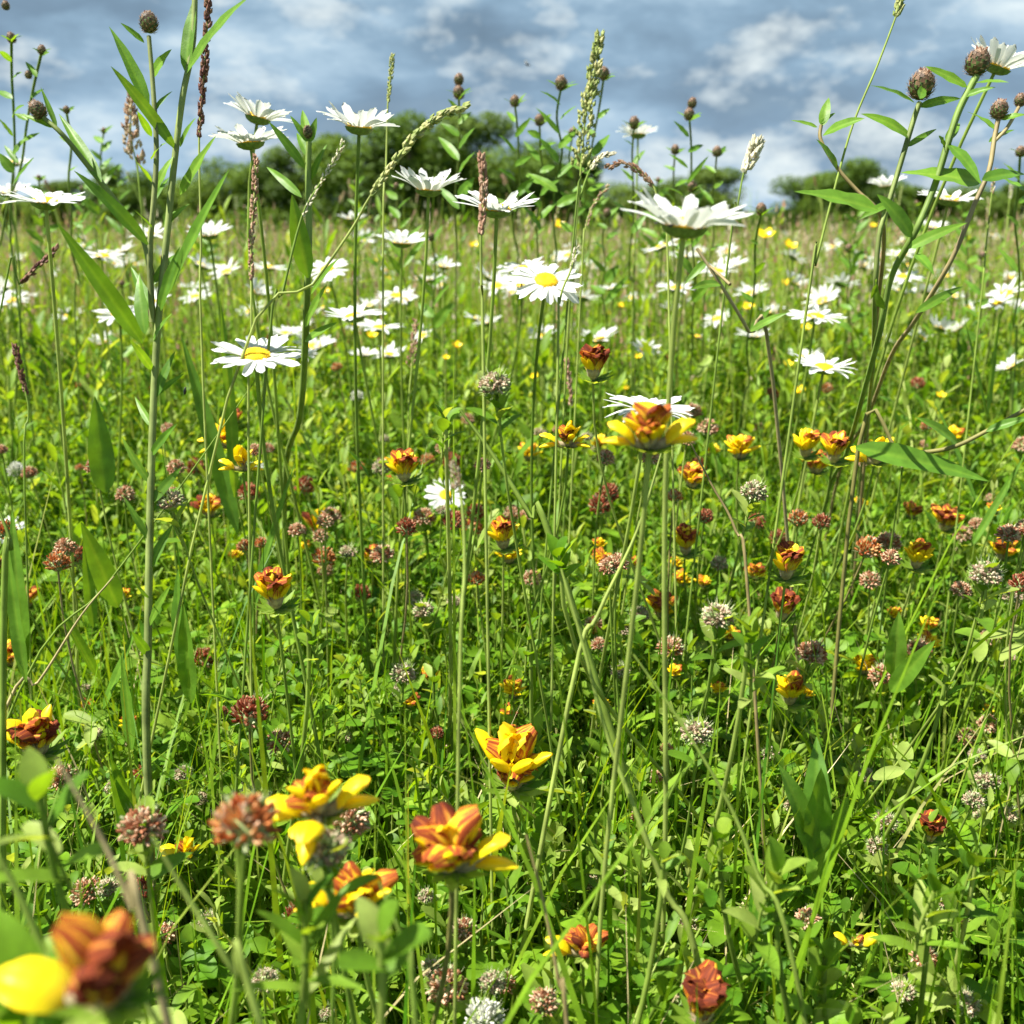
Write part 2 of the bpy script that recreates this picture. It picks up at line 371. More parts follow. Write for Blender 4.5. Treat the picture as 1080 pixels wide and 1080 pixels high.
def rot_np(normals, yaw):
    """Frames whose z is the normal, spun by yaw."""
    Z = norm(normals); X0 = norm(np.cross(np.array([0.0, 1.0, 0.001])[None], Z)); Y0 = np.cross(Z, X0)
    c, s_ = np.cos(yaw)[:, None], np.sin(yaw)[:, None]
    X = X0 * c + Y0 * s_; Y = np.cross(Z, X)
    return np.stack([X, Y, Z], -1)
def blades(mb, xy, h, lean, az, wd, mat, rnd, k=5, z0=0.0, curl=1.0, droop=0.0):
    N = len(xy); t = np.linspace(0, 1, k)[None, :]
    hor = h[:, None] * lean[:, None] * (t ** (1.6 * curl))
    ver = h[:, None] * (t - droop * lean[:, None] * t ** 3) * np.sqrt(np.maximum(0.1, 1 - 0.5 * lean[:, None] ** 2))
    cx = xy[:, 0, None] + np.cos(az)[:, None] * hor; cyy = xy[:, 1, None] + np.sin(az)[:, None] * hor; cz = z0 + ver
    C = np.stack([cx, cyy, cz + 0 * cx], -1)
    fa = az + PI / 2 + RG.normal(0, 0.5, N)
    S = np.stack([np.cos(fa), np.sin(fa), 0 * fa], -1)
    wp = np.array([0.8, 1.0, 0.95, 0.7, 0.06]) if k == 5 else (np.array([0.9, 1.0, 0.75, 0.08]) if k == 4 else np.array([1.0, 0.9, 0.1]))
    W = wd[:, None, None] * wp[None, :, None] / 2
    V = np.stack([C - S[:, None, :] * W, C + S[:, None, :] * W], 2)
    q = grid_q(k, 2)
    Q = (q[None] + (np.arange(N) * 2 * k)[:, None, None]).reshape(-1, 4)
    mb.add(V, Q, mat=mat, rnd=np.repeat(rnd, 2 * k), t=np.tile(np.repeat(np.linspace(0, 1, k), 2), N))

def hgt(x, y):
    """height of the leafy sward, metres"""
    return 0.165 + 0.15 * np.clip((y - 0.7) / 0.9, 0, 1) + 0.022 * np.sin(7.3 * x + 2.1 * y) + 0.018 * np.sin(9.1 * y - 4.0 * x + 1.3) + 0.012 * np.sin(21 * x + 17 * y)
def wedge(n, y0, y1, a=0.58, b=0.35, p=1.0):
    """n points in the wedge the camera sees, density ~ y^-p relative to area"""
    out = np.zeros((0, 2))
    while len(out) < n:
        u = RG.random(n * 3)
        if abs(p - 1) < 1e-6: y = y0 + (y1 - y0) * u            # area element ~ y: density 1/y
        else: y = (y0 ** (2 - p) + (y1 ** (2 - p) - y0 ** (2 - p)) * u) ** (1 / (2 - p))
        x = (RG.random(n * 3) * 2 - 1) * (a * y + b)
        out = np.vstack([out, np.stack([x, y], -1)])
    return out[:n]

# ------------------------------------------------------------------ ground
def ground():
    mb = MB()
    ys = np.concatenate([np.linspace(-2, 4, 25), np.geomspace(4.5, 1500, 30)])
    xs = np.concatenate([-np.geomspace(1500, 3, 20), np.linspace(-2.5, 2.5, 21), np.geomspace(3, 1500, 20)])
    X, Y = np.meshgrid(xs, ys)
    Z = 0.01 * np.sin(X * 1.7 + 0.5) * np.cos(Y * 1.3) * (np.hypot(X, Y) < 60)
    mb.add(np.stack([X, Y, Z], -1), grid_q(len(ys), len(xs)), mat='soil')
    o = link('ground', mb.mesh('ground'))
    tag(o, kind='structure')
ground()

# ------------------------------------------------------------------ sward masses
def leaflet(mb, L_, W_, ang, mat, fold=0.25, droop=0.15, rows=6, prof='oval', lift=0.0, base=(0, 0, 0)):
    d = np.array([math.cos(ang), math.sin(ang), lift]); b = np.array(base, float)
    tip = b + d * L_ - np.array([0, 0, droop * L_]); mid = b + d * L_ * 0.5 + np.array([0, 0, droop * L_ * 0.4])
    strip(mb, bez(b, mid, tip, rows), W_, (0, 0, 1), mat, fold=fold, cols=3, prof=prof, rnd=RG.random())
def trifoliate(mat='clover', L_=0.013, W_=0.0095, rows=6, seed=0):
    mb = MB(); r = random.Random(seed)
    for k in range(3):
        leaflet(mb, L_ * r.uniform(0.85, 1.1), W_ * r.uniform(0.85, 1.1), k * 2.09 + r.uniform(-.2, .2), mat, fold=r.uniform(.15, .5), droop=r.uniform(-0.1, .35), rows=rows)
    return mb
def spray(seed, n=8, Lf=0.017, Wf=0.006, H=0.05, mat='herb', rows=5):
    """leafy shoot tip: upright narrow leaflets round a short stem"""
    mb = MB(); r = random.Random(seed)
    tube(mb, [(0, 0, -H), (0.002, 0.001, -H / 2), (0, 0, 0)], 0.0009, 4, 'stem')
    for k in range(n):
        f = k / (n - 1); a = k * 2.4 + r.uniform(-.3, .3); z = -H * 0.9 * (1 - f)
        L1 = Lf * r.uniform(0.7, 1.2) * (1.1 - 0.4 * f); up = 0.25 + 1.3 * f + r.uniform(-.2, .3)
        d = np.array([math.cos(a), math.sin(a), up]); d /= np.linalg.norm(d)
        b = np.array([0, 0, z]); tip = b + d * L1; mid = b + d * L1 * .5 + np.array([0, 0, L1 * .12])
        strip(mb, bez(b, mid, tip, rows), Wf * r.uniform(.8, 1.3), (-d[0] * .6, -d[1] * .6, 1), mat, fold=0.35, cols=3, prof=r.choice(['lance', 'oval']), rnd=r.random())
    return mb
def mass(name, mb, label=None, smooth=True):
    return tag(link(name, mb.mesh(name, smooth)), label, name.replace('_', ' '), kind='stuff')

def build_sward():
    # --- clover leaves
    mb = MB()
    for dens, (y0, y1, n, rows, sc_, p) in enumerate([(0.12, 1.15, 19000, 6, 0.92, 0.6), (1.1, 2.6, 12000, 4, 1.15, 0.8), (2.5, 6.0, 11000, 3, 1.7, 1.0)]):
        for v in range(4):
            tm = trifoliate(rows=rows, seed=v)
            m = n // 4
            xy = wedge(m, y0, y1, p=p); H = hgt(xy[:, 0], xy[:, 1]) * 1.02
            z = H * (1 - 0.75 * RG.random(m) ** 1.5) + RG.normal(0, 0.008, m)
            tilt = np.abs(RG.normal(0, 0.55, m)); az = RG.random(m) * 2 * PI
            nn = np.stack([np.sin(tilt) * np.cos(az), np.sin(tilt) * np.sin(az), np.cos(tilt)], -1)
            rnd = np.clip(RG.normal(0.45, 0.22, m), 0, 1)
            T = np.stack([xy[:, 0], xy[:, 1], z], -1); s = RG.uniform(0.55, 1.25, m) * sc_
            scatter(mb, tm, rot_np(nn, RG.random(m) * 6.3), T, s, rnd)
            if dens < 2:
                base = T.copy(); base[:, :2] += RG.normal(0, 0.02, (m, 2)); base[:, 2] = np.maximum(0.0, z - 0.12)
                mid = (T + base) / 2; mid[:, :2] = T[:, :2] * .7 + base[:, :2] * .3
                Pn = np.stack([base, mid, T], 1)
                tubes_v(mb, Pn, np.full((m, 3), 0.0006 * (1 + dens * .4)), 'stem', RG.random(m))
    mass('clover_foliage', mb, 'dense low clover leaves carpeting the near meadow')
    # --- leafy shoots
    mb = MB()
    for (y0, y1, n, sc_, p) in [(0.12, 1.3, 9000, 0.9, 0.7), (1.2, 3.2, 5500, 1.2, 0.9)]:
        for v in range(6):
            tm = spray(v, n=[7, 8, 9, 10, 8, 7][v], Lf=[.016, .02, .014, .018, .024, .013][v], Wf=[.005, .006, .006, .0075, .006, .0045][v], rows=4)
            m = n // 6
            xy = wedge(m, y0, y1, p=p); H = hgt(xy[:, 0], xy[:, 1])
            z = H * (1.14 - 0.45 * RG.random(m)) + RG.normal(0, 0.012, m)
            tilt = np.abs(RG.normal(0, 0.35, m)); az = RG.random(m) * 2 * PI
            nn = np.stack([np.sin(tilt) * np.cos(az), np.sin(tilt) * np.sin(az), np.cos(tilt)], -1)
            scatter(mb, tm, rot_np(nn, RG.random(m) * 6.3), np.stack([xy[:, 0], xy[:, 1], z], -1), RG.uniform(0.7, 1.35, m) * sc_, np.clip(RG.normal(0.5, 0.25, m), 0, 1))
    for v in range(6):                                  # taller shoots from a metre out
        tm = spray(v + 20, n=10, Lf=[.022, .03, .018, .024, .034, .02][v], Wf=[.006, .006, .007, .008, .007, .005][v], H=.09, rows=4); m = 330
        xy = wedge(m, .85, 3.6, p=1.0); z = RG.uniform(.27, .40, m) * (1 - .25 * np.clip((1.3 - xy[:, 1]) / .5, 0, 1)); tilt = np.abs(RG.normal(0, 0.25, m)); az = RG.random(m) * 2 * PI
        nn = np.stack([np.sin(tilt) * np.cos(az), np.sin(tilt) * np.sin(az), np.cos(tilt)], -1)
        scatter(mb, tm, rot_np(nn, RG.random(m) * 6.3), np.stack([xy[:, 0], xy[:, 1], z], -1), RG.uniform(0.8, 1.6, m), np.clip(RG.normal(0.5, 0.25, m), 0, 1))
    for v in range(6):
        tm = spray(v + 40, n=9, Lf=[.03, .036, .026, .034, .04, .028][v], Wf=[.005, .006, .006, .007, .006, .004][v], H=.13, rows=4); m = 150
        xy = wedge(m, 1.5, 7, p=1.2); z = RG.uniform(.38, .55, m); tilt = np.abs(RG.normal(0, 0.2, m)); az = RG.random(m) * 2 * PI
        nn = np.stack([np.sin(tilt) * np.cos(az), np.sin(tilt) * np.sin(az), np.cos(tilt)], -1)
        scatter(mb, tm, rot_np(nn, RG.random(m) * 6.3), np.stack([xy[:, 0], xy[:, 1], z], -1), RG.uniform(0.9, 1.5, m), np.clip(RG.normal(0.5, 0.25, m), 0, 1))
    mass('meadow_herb_foliage', mb, 'upright leafy herb shoots among the clover leaves')
    # --- grass, near
    mb = MB(); n = 13000
    xy = wedge(n, 0.1, 1.5, p=0.5); h = RG.gamma(9, 0.021, n) + 0.02
    blades(mb, xy, h, np.clip(np.abs(RG.normal(0.25, 0.25, n)), 0, .95), RG.random(n) * 2 * PI, RG.uniform(0.0012, 0.0034, n), 'grass', np.clip(RG.normal(.4, .2, n), 0, 1), droop=0.25)
    n = 2600                                            # longer arching blades
    xy = wedge(n, 0.35, 2.2, p=0.7); h = RG.uniform(.15, .33, n) + .1 * np.clip((xy[:, 1] - .7) / .8, 0, 1)
    blades(mb, xy, h, RG.uniform(.15, .95, n), RG.random(n) * 2 * PI, RG.uniform(0.002, 0.0046, n), 'grass', np.clip(RG.normal(.5, .22, n), 0, 1), droop=0.35)
    n = 1800                                            # dry straws and thatch
    xy = wedge(n, 0.3, 2.2, p=0.6)
    blades(mb, xy, RG.uniform(.15, .3, n), RG.uniform(.1, .9, n), RG.random(n) * 2 * PI, RG.uniform(0.0008, 0.0018, n), 'straw', RG.random(n), droop=0.3)
    # --- mid
    n = 34000
    xy = wedge(n, 1.3, 5.5, p=0.8); h = RG.gamma(10, 0.021, n) + 0.03 + 0.14 * np.clip((xy[:, 1] - .8) / 1.6, 0, 1)
    blades(mb, xy, h, np.clip(np.abs(RG.normal(0.22, 0.22, n)), 0, .9), RG.random(n) * 2 * PI, RG.uniform(0.002, 0.005, n), 'grass', np.clip(RG.normal(.52, .22, n), 0, 1), k=4, droop=0.2)
    mass('grass', mb, 'green grass blades growing up through the near clover')
    mb2 = MB(); n = 9000
    xy = wedge(n, 1.4, 9, p=1.15); h = RG.uniform(.36, .62, n)
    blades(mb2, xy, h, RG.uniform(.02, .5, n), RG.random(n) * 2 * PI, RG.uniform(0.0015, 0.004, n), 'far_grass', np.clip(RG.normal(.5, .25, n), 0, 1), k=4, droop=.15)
    mass('tall_grass', mb2, 'taller grass leaves rising loosely above the middle of the field')
    # --- far field grass, wider tufts with distance
    mb = MB(); n = 120000
    xy = wedge(n, 4.5, 48, b=1.5, p=1.25); h = (RG.gamma(12, 0.024, n) + 0.12) * (1 - .38 * np.clip((xy[:, 1] - 5) / 8, 0, 1))
    wd = RG.uniform(0.8, 1.3, n) * (0.003 + 0.0009 * xy[:, 1])
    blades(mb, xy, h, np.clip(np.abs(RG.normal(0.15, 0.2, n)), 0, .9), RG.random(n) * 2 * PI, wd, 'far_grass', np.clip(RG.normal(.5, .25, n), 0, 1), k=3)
    mass('far_grass', mb, 'pale green grass stretching away to the distant trees')
    # --- flowering grass haze: thin stalks with spikelet lozenges, mid and far
    mb = MB(); n = 17000
    xy = wedge(n, 1.6, 30, b=0.8, p=1.35); H = RG.uniform(0.30, 0.56, n) * (1 - .25 * np.clip((xy[:, 1] - 5) / 8, 0, 1)); az = RG.random(n) * 2 * PI; lean = RG.uniform(0.02, .35, n)
    wd = 0.0009 + 0.00025 * xy[:, 1]
    blades(mb, xy, H, lean, az, wd, 'seed', RG.random(n), k=3)
    rn = RG.random(n)
    for j in range(7):
        f = 0.80 + 0.035 * j; hor = H * lean * f ** 1.6; zz = H * f * np.sqrt(1 - 0.5 * lean ** 2)
        c = np.stack([xy[:, 0] + np.cos(az) * hor, xy[:, 1] + np.sin(az) * hor, zz], -1)
        a2 = RG.random(n) * 2 * PI; s = np.stack([np.cos(a2), np.sin(a2), 0 * a2], -1) * (wd * RG.uniform(1.5, 3.2, n))[:, None]
        u = np.array([0, 0, 1.0])[None] * (0.012 + 0.0004 * xy[:, 1])[:, None]
        V = np.stack([c - s * .3 - u * .2, c + s, c + s * .3 + u, c - s], 1)
        mb.add(V, np.arange(n * 4).reshape(-1, 4), mat='seed', rnd=np.repeat(np.clip(rn + RG.normal(0, .1, n), 0, 1), 4))
    mass('flowering_grass', mb, 'pinkish seeding grass heads mixed into the field')
build_sward()

# ------------------------------------------------------------------ helpers for things
def fit(px, py, d, gap=.03):
    """step a flower nearer until it stands clear of the leafy sward"""
    for _ in range(60):
        p = P(px, py, d)
        if p.z > float(hgt(p.x, p.y)) + gap + .06 * min(1, max(0, (p.y - .75) / .4)): break
        d *= .97
    return d
def frame(loc, z, spin=0.0, s=1.0):
    """Matrix at loc whose local Z looks along z."""
    q = Vector(z).normalized().to_track_quat('Z', 'Y')
    return Matrix.Translation(loc) @ q.to_matrix().to_4x4() @ Matrix.Rotation(spin, 4, 'Z') @ Matrix.Diagonal((s, s, s, 1))
def empty(name, loc):
    o = bpy.data.objects.new(name, None); COL.objects.link(o); o.location = loc; o.empty_display_size = 0.02
    return o
def foot(h, dx=None, dy=None):
    return Vector((h.x + (random.gauss(0, .035) if dx is None else dx), h.y + (random.uniform(-.01, .12) if dy is None else dy), 0.0))
def stem_obj(root, b, h, axis, r0, r1, mat='stem', bow=0.035, n=7, k=14, ridged=0.0):
    """A bowed stem from b to h arriving along axis; coordinates local to root."""
    b, h, axis = Vector(b), Vector(h), Vector(axis).normalized()
    Lg = (h - b).length
    p1 = b + Vector((random.uniform(-bow, bow), random.uniform(-bow, bow), Lg * 0.45)); p2 = h - axis * Lg * 0.3
    pts = []
    for i in range(k):
        t = i / (k - 1)
        pts.append((1 - t) ** 3 * b + 3 * t * (1 - t) ** 2 * p1 + 3 * t * t * (1 - t) * p2 + t ** 3 * h - root.location)
    mb = MB(); tube(mb, [list(p) for p in pts], np.linspace(r0, r1, k), n, mat, ridged=ridged)
    return link('stem', mb.mesh('stem'), root), pts
def leaf_obj(root, base, tip, width, N, mat='lance', bend=0.12, fold=0.22, name='leaf', prof='lance', wav=0.05, rows=11, sag=0.0, cols=7, twist=0.0):
    base, tip = Vector(base), Vector(tip); Lg = (tip - base).length; N = Vector(N).normalized()
    mid = (base + tip) / 2 + N * Lg * bend + Vector((0, 0, sag * Lg))
    mb = MB(); o = root.location
    strip(mb, bez(base - o, mid - o, tip - o, rows), width, N, mat, fold=fold, cols=cols, prof=prof, wav=wav, ph=random.uniform(0, 6), twist=twist)
    return link(name, mb.mesh(name), root)

# ------------------------------------------------------------------ trees beyond the field
def tree_mesh(seed, mat, n=5200, bushy=0.2):
    """unit tree: height 1, crown width about 1"""
    r = np.random.default_rng(seed)
    nc = 26; C = r.normal(0, 1, (nc, 3)); C = norm(C) * (r.random((nc, 1)) ** .45)
    C = C * np.array([0.36, 0.36, 0.40]) + np.array([0, 0, 0.50]); C[:9, 2] = r.uniform(.05, .28, 9); C[:9, :2] *= 1.25; rad = r.uniform(0.11, 0.2, nc)
    k = r.integers(0, nc, n); d = norm(r.normal(0, 1, (n, 3))); rr = r.random(n) ** 0.35
    T = C[k] + d * (rad[k] * rr)[:, None]
    T[:, 2] = np.maximum(T[:, 2], 0.02)
    nn = norm(d * .7 + r.normal(0, .6, (n, 3)) + np.array([0, 0, .4])); s = r.uniform(0.6, 1.5, n)
    tm = MB(); Lf = 0.020
    tm.add([(0, 0, 0), (Lf * .5, -Lf * .5, .002), (Lf * 1.2, 0, 0), (Lf * .5, Lf * .5, .003)], [[0, 1, 2, 3]], mat=mat, rnd=.5)
    mb = MB(); scatter(mb, tm, rot_np(nn, r.random(n) * 6.3), T, s, np.clip(r.normal(.5, .22, nc)[k] + r.normal(0, .12, n), 0, 1))
    tk = MB(); tube(tk, [(0, 0, -.02), (.01, 0, .2), (0, .01, .45), (.02, 0, .75)], [.035, .026, .018, .006], 8, 'bark')
    for i in range(7):
        c = C[r.integers(0, nc)]; z0 = r.uniform(.15, .5)
        tube(tk, [(0.005, 0, z0), (c[0] * .5, c[1] * .5, (z0 + c[2]) / 2 + .03), tuple(c)], [.014, .009, .003], 5, 'bark')
    return mb.mesh('crown', False), tk.mesh('trunk')
TREE = [tree_mesh(3, 'tree_a', 24000), tree_mesh(5, 'tree_b', 24000), tree_mesh(8, 'tree_a', 24000), tree_mesh(13, 'tree_b', 24000), tree_mesh(21, 'tree_a', 24000)]
trees = [  # px, top py, crown width px, distance, variant, label
    (20, 205, 90, 62, 2, 'low dark bush at the far left edge of the tree line'),
    (78, 194, 90, 60, 1, 'dull green rounded bush left of the small domed tree'),
    (128, 176, 78, 50, 0, 'small domed tree standing between the two leftmost knapweed stems'),
    (190, 188, 90, 56, 2, 'low bush filling the dip behind the tall left knapweed stem'),
    (245, 172, 95, 50, 3, 'mid green tree behind the pair of touching daisies'),
    (305, 158, 100, 48, 0, 'dark tree left of the high daisy facing the sky'),
    (365, 134, 120, 46, 2, 'tall dark tree behind the high daisy above the green rye spike'),
    (432, 120, 120, 46, 0, 'tallest dark tree in the middle clump under the clouds'),
    (500, 128, 130, 48, 1, 'pale green broad tree right of the tallest dark tree'),
    (560, 146, 110, 47, 4, 'dark tree behind the pair of slim knapweed buds in the middle'),
    (590, 160, 100, 50, 2, 'dark sloping tree behind the tall pale grass plume'),
    (660, 194, 90, 55, 3, 'low bush at the right foot of the middle clump'),
    (706, 204, 80, 58, 0, 'low bush directly behind the largest daisy'),
    (752, 182, 105, 52, 1, 'olive green tree right of the largest daisy, alone against the sky'),
    (800, 222, 60, 60, 2, 'small low bush between the olive tree and the pointed dark tree'),
    (862, 186, 90, 54, 4, 'dark bush left of the pointed dark tree'),
    (905, 170, 105, 52, 0, 'pointed dark tree behind the right knapweed stems'),
    (962, 196, 100, 56, 2, 'low dark bush right of the pointed dark tree'),
    (1015, 198, 100, 58, 3, 'pale hedgerow bush behind the far right daisies'),
    (1070, 194, 110, 58, 0, 'dark hedgerow bush at the right edge of the tree line')]
for px, top, wd, d, v, lab in trees:
    T = P(px, top, d / math.cos(PITCH)); hgt_ = T.z * 1.06
    o = empty('tree', (T.x, T.y, 0)); tag(o, lab, 'tree', 'trees beyond the far side of the field')
    o['kind'] = 'thing'
    wid = wd / F * T.y * 1.4
    o.rotation_euler.z = random.uniform(0, 6.28)
    sM = Matrix.Diagonal((wid, wid, hgt_ / 0.97, 1))
    link('crown', TREE[v][0], o, M=sM); link('trunk', TREE[v][1], o, M=sM)

# ------------------------------------------------------------------ oxeye daisies
def petal_mesh(seed, rows=8, cols=5):
    r = random.Random(seed); Lp, Wp = 0.0185 * r.uniform(.94, 1.05), 0.0056 * r.uniform(.88, 1.12)
    t = np.linspace(0, 1, rows); u = np.linspace(-1, 1, cols)
    wd = (0.42 + 0.58 * np.sin(PI * np.clip(t * .78 + .06, 0, 1)) ** .8) * np.where(t > .86, np.sqrt(np.maximum(0, 1 - ((t - .86) / .15) ** 2)), 1)
    wd = np.maximum(wd, .18) * Wp / 2
    curve = r.choice([-0.10, 0.05, .12, -.25, 0.02]); cup = r.uniform(-.2, .35); tw = r.uniform(-.25, .25)
    X = np.repeat((t * Lp)[:, None], cols, 1)
    # three blunt teeth at the tip
    X[-1] += np.array([-.0012, .0002, -.0006, .0003, -.0013]) if cols == 5 else 0
    Yv = u[None] * wd[:, None]
    Z = curve * Lp * (t ** 2)[:, None] + cup * (u[None] ** 2) * wd[:, None] + 0.00030 * np.cos(u * PI * 2)[None] * np.sin(PI * t)[:, None] + np.sin(tw * t)[:, None] * Yv
    mb = MB(); mb.add(np.stack([X, Yv, Z], -1), grid_q(rows, cols), mat='petal_white', rnd=r.random(), t=np.repeat(t, cols))
    return mb
PET = [petal_mesh(i) for i in range(8)]; PET_ME = [p.mesh('petal') for p in PET]
PET_LO = [petal_mesh(i + 30, 4, 3) for i in range(6)]
def disc_mb(n=150, R=0.0078, hi=True):
    mb = MB(); k = 9 if hi else 5; a = np.linspace(0, 2 * PI, 14, endpoint=False)
    rr = np.linspace(0, 1, k); prof = np.stack([rr * R, 0.0030 * np.sqrt(np.maximum(0, 1 - rr ** 2)) * (1 - .35 * np.exp(-(rr / .25) ** 2))], -1)
    V = np.stack([prof[:, 0, None] * np.cos(a), prof[:, 0, None] * np.sin(a), prof[:, 1, None] + 0 * a[None]], -1)
    i = np.arange(k - 1)[:, None] * 14; j = np.arange(14)[None]; j2 = (j + 1) % 14
    mb.add(V, np.stack([i + j, i + 14 + j, i + 14 + j2, i + j2], -1).reshape(-1, 4), mat='disc', rnd=.35)
    if hi:
        for q in range(n):
            f = math.sqrt((q + .5) / n); an = q * 2.39996; x, y = f * R * math.cos(an), f * R * math.sin(an)
            z = 0.0030 * math.sqrt(max(0, 1 - f * f)) * (1 - .35 * math.exp(-(f / .25) ** 2)); s = 0.00042; h = .0007
            mb.add([(x - s, y, z), (x, y - s, z), (x + s, y, z), (x, y + s, z), (x, y, z + h)], T=[(0, 1, 4), (1, 2, 4), (2, 3, 4), (3, 0, 4)], mat='disc', rnd=.3 + .7 * f * random.uniform(.7, 1))
    return mb
def invol_mb(n=14, R=0.0088):
    mb = MB(); a = np.linspace(0, 2 * PI, n * 2, endpoint=False); rows = [(0.0012, -.0048), (.0045, -.0042), (.0075, -.0026), (R, -.0002)]
    V = np.array([[(r_ * (1 + .04 * (i % 2)) * math.cos(x), r_ * (1 + .04 * (i % 2)) * math.sin(x), z) for i, x in enumerate(a)] for r_, z in rows])
    m = n * 2; i = np.arange(3)[:, None] * m; j = np.arange(m)[None]; j2 = (j + 1) % m
    mb.add(V, np.stack([i + j, i + m + j, i + m + j2, i + j2], -1).reshape(-1, 4), mat='involucre', rnd=.5)
    return mb
DISC, INV = disc_mb(), invol_mb()
DISC_ME, INV_ME = DISC.mesh('disc'), INV.mesh('involucre')
def petal_M(k, n, rise, r, rs=random):
    a = k / n * 2 * PI + rs.uniform(-.07, .07)
    return Matrix.Rotation(a, 4, 'Z') @ Matrix.Translation((0.0068, 0, rs.uniform(-.0004, .0006))) @ Matrix.Rotation(-(rise + rs.uniform(-.13, .13)), 4, 'Y') @ Matrix.Rotation(rs.uniform(-.25, .25), 4, 'X') @ Matrix.Diagonal((r * rs.uniform(.93, 1.05),) * 3 + (1,))
def corolla_mb(seed, lo=False, rise=.15, n=20):
    r = random.Random(seed); mb = MB()
    for k in range(n):
        mb.merge((PET_LO if lo else PET)[r.randrange(6)], petal_M(k, n, rise + (0.12 if k % 2 else 0), 1, r))
    return mb
COROLLA = [corolla_mb(1, rise=.12).mesh('corolla'), corolla_mb(2, rise=.28).mesh('corolla'), corolla_mb(3, rise=-.12, n=18).mesh('corolla'), corolla_mb(4, rise=.5, n=17).mesh('corolla')]
FARD = []
for sd_ in range(6):
    mb = corolla_mb(20 + sd_, True, [.2, .45, .0, .3, .6, .12][sd_], 15)
    mb.merge(disc_mb(hi=False), None); mb.merge(INV, None)
    FARD.append(mb.mesh('flower_head'))
GD = 'oxeye daisies standing in the meadow'
def daisy(px, py, wpx, tc=10, tsd=0, rise=.12, lab=None, hero=0, base=None, size=0.05, n=21, group=GD, mat='stem', d=None):
    """tc: degrees the face tips toward the camera, tsd: degrees it leans to the right."""
    if py < 262 and rise < .5: rise = rise * 1.3 + .14
    if tc < 3 and wpx > 34: tc = tc * .4 + 7 if py > 90 else 12
    if d is None: d = fit(px, py, size * F / wpx)
    h = P(px, py, d); s = wpx * d / F / 0.05
    b = foot(h) if base is None else Vector(base(h) if callable(base) else base)
    root = empty('oxeye_daisy', b)
    axis = Vector((math.sin(math.radians(tsd)), -math.sin(math.radians(tc)), math.cos(math.radians(max(abs(tc), abs(tsd))))))
    axis.normalize()
    stem_obj(root, b, h - axis * 0.0035 * s, axis, 0.0012 * s ** .5, 0.00105 * s ** .5, mat, n=8, ridged=.15)
    sp = random.uniform(0, 6.28); M = frame(h - root.location, axis, sp, s)
    if hero:
        fh = link('flower_head', INV_ME, root, M=M)
        link('disc', DISC_ME, fh)
        for k in range(n):
            link('petal', PET_ME[random.randrange(8)], fh, M=petal_M(k, n, rise + (0.13 if k % 2 else 0), 1.0))
    else:
        fh = link('flower_head', INV_ME, root, M=M)
        link('disc', DISC_ME, fh); link('corolla', COROLLA[0 if rise < .2 else (1 if rise < .4 else 3)] if rise > -.05 else COROLLA[2], fh)
    for q in range(2 if wpx > 40 else 0):
        f = random.uniform(.25, .65); c = b.lerp(h, f); an = random.uniform(0, 6.28)
        leaf_obj(root, c, c + Vector((math.cos(an) * .018, math.sin(an) * .018, .022)), 0.004, (-math.cos(an), -math.sin(an), 1), mat='herb', rows=6, cols=3, wav=.25)
    tag(root, lab, 'daisy', group)
    return root, h, M

